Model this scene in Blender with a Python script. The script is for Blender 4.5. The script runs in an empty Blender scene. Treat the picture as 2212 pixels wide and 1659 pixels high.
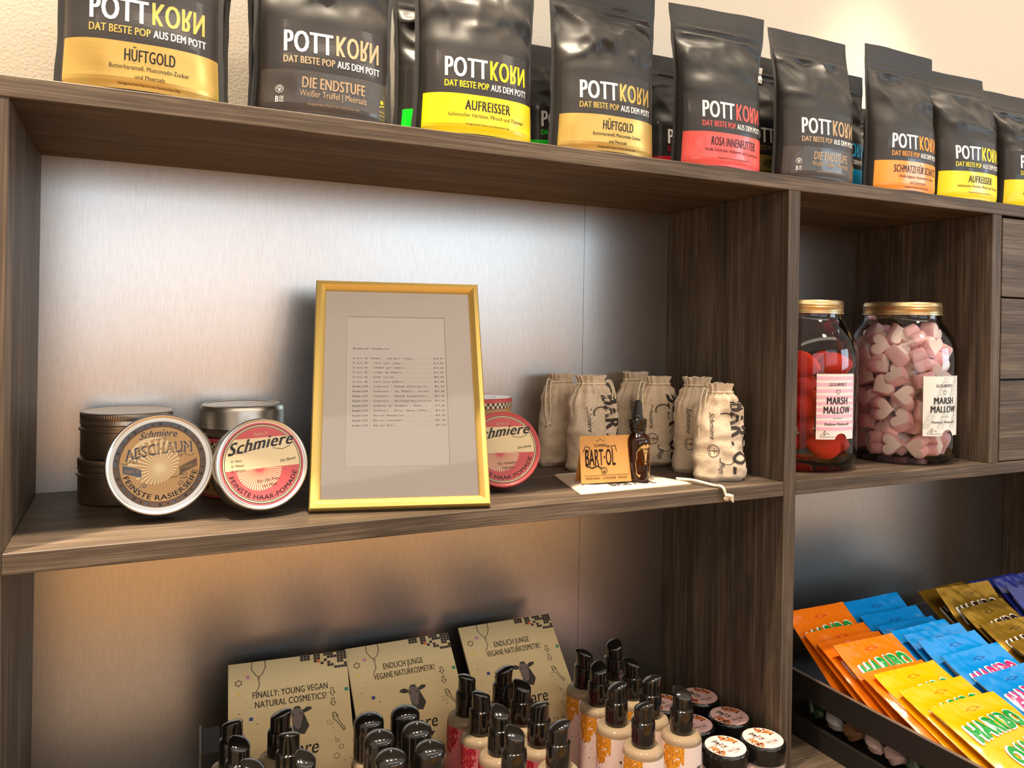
import bpy, math, random
import numpy as np
from mathutils import Vector, Matrix, noise

SC = bpy.context.scene
COL = SC.collection
PI = math.pi

def lin(c):
    return tuple(((v/255)/12.92 if v/255 <= .04045 else ((v/255+.055)/1.055)**2.4) for v in c)

# ------------------------------------------------------------------ camera
F_PX = 1713.99; YAW = .4453; ROLL = -.0170
cam = bpy.data.cameras.new('camera'); camo = bpy.data.objects.new('camera', cam); COL.objects.link(camo)
cam.sensor_fit = 'HORIZONTAL'; cam.sensor_width = 36; cam.lens = F_PX/2212*36
cam.shift_y = -(829.5-704.1)/2212
cam.clip_start = .02
_R = Vector((math.cos(YAW), -math.sin(YAW), 0)); _F = Vector((math.sin(YAW), math.cos(YAW), 0)); _U = Vector((0, 0, 1))
_X = _R*math.cos(ROLL)-_U*math.sin(ROLL); _Y = _R*math.sin(ROLL)+_U*math.cos(ROLL)
camo.matrix_world = Matrix(((_X.x, _Y.x, -_F.x, .1010), (_X.y, _Y.y, -_F.y, -.8168), (_X.z, _Y.z, -_F.z, .2072), (0, 0, 0, 1)))
SC.camera = camo

# ------------------------------------------------------------------ world, lights, exposure
SC.view_settings.view_transform = 'Standard'; SC.view_settings.look = 'None'
SC.view_settings.gamma = 1; SC.view_settings.use_curve_mapping = False
SC.view_settings.exposure = 0.12
w = bpy.data.worlds.new('room_light'); SC.world = w; w.use_nodes = True
w.node_tree.nodes['Background'].inputs[0].default_value = (1.0, .87, .73, 1)
w.node_tree.nodes['Background'].inputs[1].default_value = .70

def spot(x, y, z, energy, size=95, blend=.6, col=(1, .83, .62), aim=(0, .12, -1), r=.025):
    d = bpy.data.lights.new('downlight_or_fill', 'SPOT'); d.energy = energy; d.color = col
    d.spot_size = math.radians(size); d.spot_blend = blend; d.shadow_soft_size = r
    o = bpy.data.objects.new('downlight_or_fill', d); COL.objects.link(o); o.location = (x, y, z)
    o.rotation_euler = Vector(aim).to_track_quat('-Z', 'Y').to_euler()
    return o
for sx_, en_ in ((-.25, 320), (.35, 205), (.95, 75), (1.55, 36)):
    spot(sx_, -.17, 1.45, en_, 48, .6, aim=(0, .0, -1))
spot(1.40, .03, 1.32, 42, 50, .8)
spot(-.12, .05, 1.32, 38, 80, .8)
spot(1.35, -1.15, 1.45, 30, 44, .9, aim=(0, .74, -.70), r=.12)  # extra warm fill spot, added to brighten the jars in the right cubby
spot(.6, -2.6, 1.5, 390, 130, .8, col=(1, .80, .46), aim=(0, -.25, -1), r=.3)
def area(loc, aim, sx, sy, energy, col):
    d = bpy.data.lights.new('window_or_fill_light', 'AREA'); d.shape = 'RECTANGLE'; d.size = sx; d.size_y = sy
    d.energy = energy; d.color = col
    o = bpy.data.objects.new('window_or_fill_light', d); COL.objects.link(o); o.location = loc
    o.rotation_euler = Vector(aim).to_track_quat('-Z', 'Y').to_euler()
area((.0, -4.2, .66), (0, 1, -.03), 1.9, .86, 15, (.60, .83, 1.0))
area((2.3, -4.2, .85), (0, 1, -.06), 2.2, 1.1, 21, (.60, .83, 1.0))
area((5.5, -3.9, .85), (-.8, 1, -.06), 2.8, 1.3, 120, (.60, .83, 1.0))
area((.7, -1.5, 1.48), (0, .62, -.45), 3.4, .25, 15, (1, .86, .68))  # warm overhead fill strip added to lift wall and shelf fronts, not a window

# ------------------------------------------------------------------ materials
MATS = {}
def mat(name, c, rough=.5, metal=0, spec=.5, coat=0, trans=0, ior=1.45, bump=None, alpha=1, sheen=0, sss=0, lin_in=False):
    if name in MATS: return MATS[name]
    m = bpy.data.materials.new(name); m.use_nodes = True; n = m.node_tree.nodes; l = m.node_tree.links
    b = n['Principled BSDF']
    b.inputs['Base Color'].default_value = (*(c if lin_in else lin(c)), 1)
    b.inputs['Roughness'].default_value = rough; b.inputs['Metallic'].default_value = metal
    b.inputs['Specular IOR Level'].default_value = spec; b.inputs['Coat Weight'].default_value = coat
    b.inputs['Coat Roughness'].default_value = .08
    b.inputs['Transmission Weight'].default_value = trans; b.inputs['IOR'].default_value = ior
    if sheen: b.inputs['Sheen Weight'].default_value = sheen
    if sss:
        b.inputs['Subsurface Weight'].default_value = sss; b.inputs['Subsurface Radius'].default_value = (.006, .004, .003)
    if bump:
        sc, st, dist = bump
        tc = n.new('ShaderNodeTexCoord'); nz = n.new('ShaderNodeTexNoise'); nz.inputs['Scale'].default_value = sc
        nz.inputs['Detail'].default_value = 4
        l.new(tc.outputs['Object'], nz.inputs['Vector'])
        bp = n.new('ShaderNodeBump'); bp.inputs['Strength'].default_value = st; bp.inputs['Distance'].default_value = dist
        l.new(nz.outputs['Fac'], bp.inputs['Height']); l.new(bp.outputs['Normal'], b.inputs['Normal'])
    MATS[name] = m
    return m

def wood(name, axis):
    m = bpy.data.materials.new(name); m.use_nodes = True; n = m.node_tree.nodes; l = m.node_tree.links
    b = n['Principled BSDF']
    tc = n.new('ShaderNodeTexCoord')
    def streak(long_, cross, detail, dist=0.0, rough=.6):
        mp = n.new('ShaderNodeMapping')
        s = [cross]*3; s[axis] = long_; mp.inputs['Scale'].default_value = s
        l.new(tc.outputs['Object'], mp.inputs['Vector'])
        nz = n.new('ShaderNodeTexNoise'); nz.inputs['Scale'].default_value = 1; nz.inputs['Detail'].default_value = detail
        nz.inputs['Roughness'].default_value = rough; nz.inputs['Distortion'].default_value = dist
        l.new(mp.outputs['Vector'], nz.inputs['Vector']); return nz.outputs['Fac']
    fine = streak(7, 330, 4, .4); broad = streak(2.2, 45, 3, .8); cath = streak(3.2, 16, 2, 2.2)
    mix = n.new('ShaderNodeMath'); mix.operation = 'MULTIPLY_ADD'; mix.inputs[1].default_value = .55
    l.new(fine, mix.inputs[0])
    m2 = n.new('ShaderNodeMath'); m2.operation = 'MULTIPLY_ADD'; m2.inputs[1].default_value = .45
    m3 = n.new('ShaderNodeMath'); m3.operation = 'MULTIPLY'; m3.inputs[1].default_value = .25
    l.new(cath, m3.inputs[0]); l.new(broad, m2.inputs[0]); l.new(m3.outputs[0], m2.inputs[2]); l.new(m2.outputs[0], mix.inputs[2])
    r = n.new('ShaderNodeValToRGB'); e = r.color_ramp.elements
    e[0].position = .42; e[0].color = (*lin((50, 43, 36)), 1)
    e[1].position = .84; e[1].color = (*lin((126, 109, 92)), 1)
    k = e.new(.62); k.color = (*lin((82, 69, 57)), 1)
    l.new(mix.outputs[0], r.inputs[0]); l.new(r.outputs[0], b.inputs['Base Color'])
    b.inputs['Roughness'].default_value = .55; b.inputs['Specular IOR Level'].default_value = .22
    bp = n.new('ShaderNodeBump'); bp.inputs['Strength'].default_value = .35; bp.inputs['Distance'].default_value = .0006
    l.new(fine, bp.inputs['Height']); l.new(bp.outputs['Normal'], b.inputs['Normal'])
    return m
WOODX = wood('wood_grain_lengthwise', 0); WOODZ = wood('wood_grain_upright', 2)

def brushed():
    m = bpy.data.materials.new('brushed_steel'); m.use_nodes = True; n = m.node_tree.nodes; l = m.node_tree.links
    b = n['Principled BSDF']; b.inputs['Metallic'].default_value = 1
    tc = n.new('ShaderNodeTexCoord'); mp = n.new('ShaderNodeMapping'); mp.inputs['Scale'].default_value = (1500, 10, 60)
    l.new(tc.outputs['Object'], mp.inputs['Vector'])
    nz = n.new('ShaderNodeTexNoise'); nz.inputs['Scale'].default_value = 1; nz.inputs['Detail'].default_value = 3
    l.new(mp.outputs['Vector'], nz.inputs['Vector'])
    r = n.new('ShaderNodeValToRGB'); e = r.color_ramp.elements
    e[0].position = .3; e[0].color = (.57, .56, .545, 1); e[1].position = .7; e[1].color = (.67, .66, .64, 1)
    l.new(nz.outputs['Fac'], r.inputs[0]); l.new(r.outputs[0], b.inputs['Base Color'])
    b.inputs['Roughness'].default_value = .31
    bp = n.new('ShaderNodeBump'); bp.inputs['Strength'].default_value = .06; bp.inputs['Distance'].default_value = .0003
    l.new(nz.outputs['Fac'], bp.inputs['Height']); l.new(bp.outputs['Normal'], b.inputs['Normal'])
    return m
STEEL = brushed()

def clear_film(name, tint, gloss=.9):
    m = bpy.data.materials.new(name); m.use_nodes = True; n = m.node_tree.nodes; l = m.node_tree.links
    n.remove(n['Principled BSDF'])
    t = n.new('ShaderNodeBsdfTransparent'); t.inputs[0].default_value = (*tint, 1)
    g = n.new('ShaderNodeBsdfGlossy'); g.inputs['Roughness'].default_value = .04; g.inputs[0].default_value = (gloss, gloss, gloss, 1)
    f = n.new('ShaderNodeFresnel'); f.inputs['IOR'].default_value = 1.45
    mx = n.new('ShaderNodeMixShader')
    l.new(f.outputs[0], mx.inputs[0]); l.new(t.outputs[0], mx.inputs[1]); l.new(g.outputs[0], mx.inputs[2])
    l.new(mx.outputs[0], n['Material Output'].inputs[0])
    return m
PET = clear_film('clear_plastic', (.96, .95, .94))

BLACKFOIL = mat('matte_black_foil', (42, 39, 36), .47, spec=.5, bump=(900, .10, .0004))
INK = mat('black_print', (22, 20, 19), .45)
WHITE = mat('white_print', (244, 240, 234), .5)
PLASTICBLACK = mat('glossy_black_plastic', (20, 18, 16), .10, spec=.6, coat=.5)
MATTEBLACK = mat('matte_black', (26, 24, 22), .55)

# ------------------------------------------------------------------ mesh builder
class MB:
    def __init__(s): s.v = []; s.f = []; s.m = []; s.mats = []
    def mi(s, m):
        if m not in s.mats: s.mats.append(m)
        return s.mats.index(m)
    def add(s, vs, fs, m):
        o = len(s.v); k = s.mi(m); s.v += [tuple(v) for v in vs]
        for f in fs: s.f.append([i+o for i in f]); s.m.append(k)
    def grid(s, rows, m, closed=False, flip=False):
        """rows: list of equal length rings of points"""
        o = len(s.v); k = s.mi(m); n = len(rows[0])
        for r in rows: s.v += [tuple(p) for p in r]
        for i in range(len(rows)-1):
            for j in range(n if closed else n-1):
                a = o+i*n+j; b = o+i*n+(j+1) % n; c = b+n; d = a+n
                s.f.append([a, d, c, b] if flip else [a, b, c, d]); s.m.append(k)
    def ngon(s, pts, m): s.add(pts, [list(range(len(pts)))], m)
    def box(s, x0, x1, y0, y1, z0, z1, m, bev=0.0):
        if bev:
            bx = [(x0, x1), (y0, y1), (z0, z1)]; vs = []; c = bev
            import itertools
            idx = {}
            for sx, sy, sz in itertools.product((0, 1), repeat=3):
                p = [bx[0][sx], bx[1][sy], bx[2][sz]]; sg = [1-2*sx, 1-2*sy, 1-2*sz]
                for ax in range(3):
                    q = p[:]
                    for k in range(3):
                        if k != ax: q[k] += sg[k]*c
                    idx[(sx, sy, sz, ax)] = len(vs); vs.append(q)
            fs = []
            def face(ax, sd):
                u, v_ = [k for k in range(3) if k != ax]
                cyc = [(0, 0), (1, 0), (1, 1), (0, 1)]; f = []
                for a, b in cyc:
                    t = [0, 0, 0]; t[ax] = sd; t[u] = a; t[v_] = b; f.append(idx[(*t, ax)])
                ok = (ax != 1) == (sd == 1)
                return f if ok else f[::-1]
            for ax in range(3):
                for sd in (0, 1): fs.append(face(ax, sd))
            for ax in range(3):      # edges along ax
                u, v_ = [k for k in range(3) if k != ax]
                for a in (0, 1):
                    for b in (0, 1):
                        q = []
                        for t_ in (0, 1):
                            t = [0, 0, 0]; t[ax] = t_; t[u] = a; t[v_] = b; q.append(tuple(t))
                        fs.append([idx[(*q[0], u)], idx[(*q[0], v_)], idx[(*q[1], v_)], idx[(*q[1], u)]])
            for sx, sy, sz in itertools.product((0, 1), repeat=3):
                fs.append([idx[(sx, sy, sz, k)] for k in range(3)])
            s.add(vs, fs, m); s.fixn = True; return
        v = [(x, y, z) for x in (x0, x1) for y in (y0, y1) for z in (z0, z1)]
        s.add(v, [(0, 1, 3, 2), (4, 6, 7, 5), (0, 4, 5, 1), (2, 3, 7, 6), (0, 2, 6, 4), (1, 5, 7, 3)], m)
    def lathe(s, prof, m, n=40, c=(0, 0, 0), caps=True, fn=None):
        rows = []
        for r, z in prof:
            ring = []
            for k in range(n):
                a = 2*PI*k/n; p = (c[0]+r*math.cos(a), c[1]+r*math.sin(a), c[2]+z)
                ring.append(fn(p) if fn else p)
            rows.append(ring)
        s.grid(rows, m, closed=True)
        if caps:
            if prof[0][0] > 1e-6: s.ngon(rows[0][::-1], m)
            if prof[-1][0] > 1e-6: s.ngon(rows[-1], m)
    def tube(s, pts, r, m, n=8, smooth=4):
        P = [Vector(p) for p in pts]
        if smooth > 1 and len(P) > 2:
            Q = []
            for i in range(len(P)-1):
                p0 = P[max(i-1, 0)]; p1 = P[i]; p2 = P[i+1]; p3 = P[min(i+2, len(P)-1)]
                for k in range(smooth):
                    t = k/smooth
                    Q.append(.5*((2*p1)+(p2-p0)*t+(2*p0-5*p1+4*p2-p3)*t*t+(3*p1-p0-3*p2+p3)*t**3))
            Q.append(P[-1]); P = Q
        rows = []; up = Vector((.13, .31, .94))
        for i, p in enumerate(P):
            d = (P[min(i+1, len(P)-1)]-P[max(i-1, 0)]).normalized()
            a = d.cross(up)
            a = (a if a.length > 1e-4 else d.cross(Vector((1, 0, 0)))).normalized(); b = d.cross(a).normalized()
            rr = r[i] if isinstance(r, list) else r
            rows.append([p+a*rr*math.cos(2*PI*k/n)+b*rr*math.sin(2*PI*k/n) for k in range(n)])
        s.grid(rows, m, closed=True); s.ngon(rows[0][::-1], m); s.ngon(rows[-1], m)
    def build(s, name, parent=None, smooth=35, fn=None):
        me = bpy.data.meshes.new(name)
        me.from_pydata([fn(v) for v in s.v] if fn else s.v, [], s.f)
        for m in s.mats: me.materials.append(m)
        me.polygons.foreach_set('material_index', s.m)
        if smooth:
            me.polygons.foreach_set('use_smooth', [True]*len(s.f)); me.update()
            me.set_sharp_from_angle(angle=math.radians(smooth))
        me.update()
        if getattr(s, 'fixn', False):
            import bmesh
            bm = bmesh.new(); bm.from_mesh(me); bmesh.ops.recalc_face_normals(bm, faces=bm.faces); bm.to_mesh(me); bm.free()
        o = bpy.data.objects.new(name, me); COL.objects.link(o)
        if parent: o.parent = parent
        return o

def thing(name, label, cat, loc=(0, 0, 0), rot=(0, 0, 0), group=None):
    o = bpy.data.objects.new(name, None); COL.objects.link(o); o.empty_display_size = .02
    o.location = loc; o.rotation_euler = rot
    return tag(o, label, cat, group)
def tag(o, label, cat, group=None):
    o['label'] = label; o['category'] = cat
    if group: o['group'] = group
    return o
def dup(o, parent=None):
    c = o.copy(); COL.objects.link(c); c.parent = parent
    for ch in list(o.children): dup(ch, c)
    return c
def struct(o): o['kind'] = 'structure'; return o

# ------------------------------------------------------------------ printed art (flat shapes mapped on a surface)
_GL = {}
def glyph(ch, bold):
    k = (ch, bold)
    if k in _GL: return _GL[k]
    c = bpy.data.curves.new('g', 'FONT'); c.size = 1; c.offset = bold; c.resolution_u = 3
    o = bpy.data.objects.new('g', c)
    def get(b):
        c.body = b; me = o.to_mesh()
        vs = [(v.co.x, v.co.y) for v in me.vertices]; fs = [list(p.vertices) for p in me.polygons]
        o.to_mesh_clear(); return vs, fs
    vs, fs = get(ch)
    a = max(v[0] for v in get('I'+ch+'I')[0]); b = max(v[0] for v in get('II')[0])
    _GL[k] = (vs, fs, a-b)
    bpy.data.objects.remove(o); bpy.data.curves.remove(c)
    return _GL[k]
CAP = .7
class Art:
    def __init__(s): s.it = []
    def raw(s, vs, fs, m, h): s.it.append((vs, fs, m, h)); return s
    def poly(s, pts, m, h=1): return s.raw(list(pts), [list(range(len(pts)))], m, h)
    def rect(s, x0, y0, x1, y1, m, h=0, nx=1, ny=1):
        vs = [(x0+(x1-x0)*i/nx, y0+(y1-y0)*j/ny) for j in range(ny+1) for i in range(nx+1)]
        fs = [[j*(nx+1)+i, j*(nx+1)+i+1, (j+1)*(nx+1)+i+1, (j+1)*(nx+1)+i] for j in range(ny) for i in range(nx)]
        return s.raw(vs, fs, m, h)
    def disc(s, cx, cy, r, m, h=1, n=28, ry=None):
        ry = ry or r
        return s.poly([(cx+r*math.cos(2*PI*k/n), cy+ry*math.sin(2*PI*k/n)) for k in range(n)], m, h)
    def ring(s, cx, cy, r0, r1, m, h=1, n=48, a0=0, a1=2*PI):
        vs = []; fs = []
        for k in range(n+1):
            a = a0+(a1-a0)*k/n; vs += [(cx+r0*math.cos(a), cy+r0*math.sin(a)), (cx+r1*math.cos(a), cy+r1*math.sin(a))]
        for k in range(n): fs.append([2*k, 2*k+1, 2*k+3, 2*k+2])
        return s.raw(vs, fs, m, h)
    def line(s, pts, wd, m, h=1, close=False):
        if close: pts = list(pts)+[pts[0]]
        for (x0, y0), (x1, y1) in zip(pts[:-1], pts[1:]):
            dx, dy = x1-x0, y1-y0; L = math.hypot(dx, dy) or 1; nx, ny = -dy/L*wd/2, dx/L*wd/2; ex, ey = dx/L*wd*.4, dy/L*wd*.4
            s.poly([(x0+nx-ex, y0+ny-ey), (x0-nx-ex, y0-ny-ey), (x1-nx+ex, y1-ny+ey), (x1+nx+ex, y1+ny+ey)], m, h)
        return s
    def text(s, t, x, y, cap, m, h=1, al='C', wd=None, sx=1, bold=0.0, shear=0, flipv=False, rot=0, fn=None, track=0, mono=0):
        """cap: capital height; wd: wanted total width; y = baseline"""
        k = cap/CAP; pen = 0; G = []
        for ch in t:
            if ch == ' ': pen += mono or .28; pen += track; continue
            vs, fs, adv = glyph(ch, 0); adv += max(0, bold)*1.3
            if mono:
                cw = max(v[0] for v in vs)+min(v[0] for v in vs) if vs else 0
                q = min(1, mono*.92/max(.01, max(v[0] for v in vs)-min(v[0] for v in vs)))
                G.append(([((vx-cw/2)*q+mono/2+pen, vy) for vx, vy in vs], fs)); pen += mono
            else:
                G.append(([(vx+pen, vy) for vx, vy in vs], fs)); pen += adv+track
        tot = pen*k
        if wd: sx = wd/tot
        tot *= sx; ox = {'C': -tot/2, 'L': 0, 'R': -tot}[al]
        cr, sr = math.cos(rot), math.sin(rot)
        for (vs, fs), (bx_, by_) in [(g, sh) for g in G for sh in s._shifts(bold)]:
            o = []
            for vx, vy in vs:
                vx += bx_; vy += by_
                yy = (CAP-vy if flipv else vy)*k; xx = ox+vx*k*sx+shear*yy
                if fn: o.append(fn(xx, yy))
                else: o.append((x+xx*cr-yy*sr, y+xx*sr+yy*cr))
            s.raw(o, fs, m, h)
        return s
    def _shifts(s, b):
        if b <= .003: return [(0, 0)]
        if b < .06: return [(-b, 0), (b, 0)]
        return [(0, 0)]+[(b*math.cos(k*PI/5), b*math.sin(k*PI/5)) for k in range(10)]
    def arc(s, t, cx, cy, r, mid, cap, m, h=1, span=None, bold=0, inward=False, shear=0, sx=1, track=0):
        """text on a circle; mid = angle of the text centre; inward = reads along the bottom"""
        def fn(xx, yy):
            if inward: a = mid+xx/r; q = r-yy
            else: a = mid-xx/r; q = r+yy
            return (cx+q*math.cos(a), cy+q*math.sin(a))
        return s.text(t, 0, 0, cap, m, h, wd=span*r if span else None, bold=bold, fn=fn, shear=shear, sx=sx, track=track)
    def emit(s, mb, mp, step=.00012):
        for vs, fs, m, h in s.it: mb.add([mp(x, y, h*step) for x, y in vs], fs, m)
    def moved(s, fn):
        a = Art(); a.it = [([fn(*v) for v in vs], fs, m, h) for vs, fs, m, h in s.it]; return a

def sm(a, b, x):
    t = max(0, min(1, (x-a)/(b-a))); return t*t*(3-2*t)
def interp(pts, x):
    for (x0, y0), (x1, y1) in zip(pts[:-1], pts[1:]):
        if x <= x1: return y0+(y1-y0)*sm(x0, x1, x)
    return pts[-1][1]

# ================================================================== SETTING
PLASTER = mat('cream_plaster', (242, 228, 206), .85, spec=.2, bump=(260, .5, .002))
H = .4; T = .0192; D = .27; XD, XD2, XR, XR2, XE = .9068, .9282, 1.3414, 1.3642, 1.80
b = MB(); b.box(-2.2, 4.2, .292, .40, -1.25, 1.52, PLASTER); struct(b.build('wall_back', smooth=0))
b = MB(); b.box(-2.2, 7.2, -4.4, .292, -1.33, -1.25, mat('floor_boards', (180, 134, 68), .5)); struct(b.build('floor', smooth=0))
b = MB(); b.box(-2.2, 7.2, -4.5, -4.4, -1.25, 1.52, mat('warm_wall_paint', (204, 158, 92), .8)); struct(b.build('wall_front', smooth=0))

unit = thing('shelf_unit', 'dark wood grain wall shelf with steel back panels and drawers on the right', 'shelf', (0, 0, 0))
ZC = -.40                # counter top
BV = .0008
def board(name, x0, x1, y0, y1, z0, z1, m, bev=BV):
    b = MB(); b.box(x0, x1, y0, y1, z0, z1, m, bev); return b.build(name, unit, smooth=0)
board('side_panel', -.022, 0, 0, D+.02, ZC, H, WOODZ)
board('top_board', -.35, 2.1, -.0005, D+.02, H, H+T, WOODX)
board('shelf_board', .0002, XD-.0002, 0, D, -T, 0, WOODX)
board('shelf_board', XD2+.0002, XE+.3, 0, D, -T, 0, WOODX)
board('divider', XD, XD2, -.0003, D, ZC, H, WOODZ)
board('divider', XR, XR2, 0, D, 0, H, WOODZ)
board('divider', XE, XE+.022, 0, D, ZC, -T, WOODZ)
board('divider', XE+.03, XE+.052, 0, D, 0, H, WOODZ)
board('counter_board', -.35, 2.1, -.42, D+.02, ZC-.03, ZC, WOODX)
board('back_panel', 0, .7440, D, D+.02, ZC, H, STEEL, 0)
board('back_panel', .7446, XE+.3, D, D+.02, ZC, H, STEEL, 0)
for k in range(3):
    z0 = k*H/3+.0016; z1 = (k+1)*H/3-.0016
    if k == 2: z1 -= .003
    board('drawer_front', XR2+.003, XE+.027, 0, .019, z0, z1, WOODX)
board('drawer_carcass', XR2+.0005, XE+.0295, .0215, D, .0005, H-.0005, MATTEBLACK, 0)

# ================================================================== POPCORN POUCHES
GOLDP = mat('gold_label_print', (206, 170, 92), .32, metal=.55, bump=None)
TANP = mat('tan_print', (188, 158, 122), .4)
YELP = mat('yellow_label_print', (250, 222, 10), .35, coat=.3)
REDP = mat('coral_label_print', (250, 92, 82), .35, coat=.3)
ORAP = mat('orange_label_print', (245, 150, 50), .35, coat=.3)
GREP = mat('green_label_print', (20, 225, 40), .35, coat=.3)
BLUP = mat('sky_blue_label_print', (20, 165, 222), .35, coat=.3)
CRIP = mat('crimson_label_print', (200, 28, 42), .35, coat=.3)
DRKP = mat('charcoal_label_print', (74, 68, 64), .4, coat=.3)
BLKP = mat('black_label_print', (46, 41, 39), .34, coat=.4)
FLAV = {
 'gold': (GOLDP, GOLDP, INK, 'HÜFTGOLD', ['Butterkaramell, Muscovado-Zucker', 'und Meersalz']),
 'dark': (TANP, DRKP, TANP, 'DIE ENDSTUFE', ['Weißer Trüffel | Meersalz']),
 'yellow': (YELP, YELP, INK, 'AUFREISSER', ['Italienischer Hartkäse, Pfirsich und Thymian']),
 'coral': (REDP, REDP, INK, 'ROSA INNENFUTTER', ['Weiße Schokolade, Himbeeren und Zuckerherzen']),
 'orange': (ORAP, ORAP, INK, 'SCHMATZI FÜR SCHATZI', ['Weiße belgische Schokolade mit Sahne', 'und Zuckerherzen']),
 'green': (GREP, GREP, INK, '', []), 'blue': (BLUP, BLUP, INK, '', []), 'crimson': (CRIP, CRIP, INK, '', []),
}
_LA = {}
LW, LH = .150, .0985
def label_art(fl):
    if fl in _LA: return _LA[fl]
    acc, low, tx, ttl, subs = FLAV[fl]
    a = Art(); hw = LW/2
    a.rect(-hw, LH*.47, hw, LH, BLKP, 0, 48, 12); a.rect(-hw, 0, hw, LH*.47, low, 0, 48, 12)
    x0 = -.050
    a.text('POTT', x0, LH*.665, LH*.225, WHITE, 1, 'L', wd=.0525, bold=.04)
    a.text('KORN', x0+.0545, LH*.665, LH*.225, acc, 1, 'L', wd=.0525, bold=.036, flipv=True)
    a.text('DAT BESTE POP', x0, LH*.545, LH*.075, acc, 1, 'L', wd=.054, bold=.025)
    a.text('AUS DEM POTT', x0+.0565, LH*.545, LH*.075, WHITE, 1, 'L', wd=.0505, bold=.025)
    cx = .004
    if ttl: a.text(ttl, cx, LH*.290, LH*.118, tx, 1, wd=.0047*len(ttl)+.005 if len(ttl) > 12 else .0057*len(ttl), bold=.032)
    y = .205 if fl != 'dark' else .195
    for sline in subs:
        cap = .046 if fl != 'dark' else .075
        a.text(sline, cx, LH*y, LH*cap, tx, 1, wd=min(.096, .0022*len(sline)*(1.3 if fl == 'dark' else 1)), bold=.008); y -= .092
    if subs: a.text('Handgemachtes Popcorn aus französischem Mais', cx, LH*(y+.02 if len(subs) > 1 else y-.005), LH*.028, tx, 1, wd=.055)
    if fl == 'dark':
        px, py = -.052, LH*.26
        a.ring(px, py, .0036, .0041, WHITE, 1, 24); a.disc(px, py-.001, .0014, WHITE, 1, 12)
        for dx, dy in ((-.002, .0006), (-.0008, .0021), (.0008, .0021), (.002, .0006)): a.disc(px+dx, py+dy, .0007, WHITE, 1, 8)
        a.text('B', px-.0022, LH*.115, .0066, WHITE, 1, wd=.0036, bold=.02)
        a.text('OS', px+.0024, LH*.145, .0037, WHITE, 1, wd=.0042, bold=.02); a.text('FOOD', px+.0024, LH*.115, .0022, WHITE, 1, wd=.0046, bold=.01)
        gx = .060
        a.disc(gx, LH*.27, .0022, YELP, 1, 14); a.line([(gx-.003, LH*.22), (gx+.003, LH*.235)], .001, YELP)
        for i, row in enumerate(('VEGAN', 'NATUR', 'SALZ')): a.text(row, gx, LH*(.155-.045*i), .0016, YELP, 1, wd=.0075, track=.5)
    _LA[fl] = a
    return a

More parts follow.
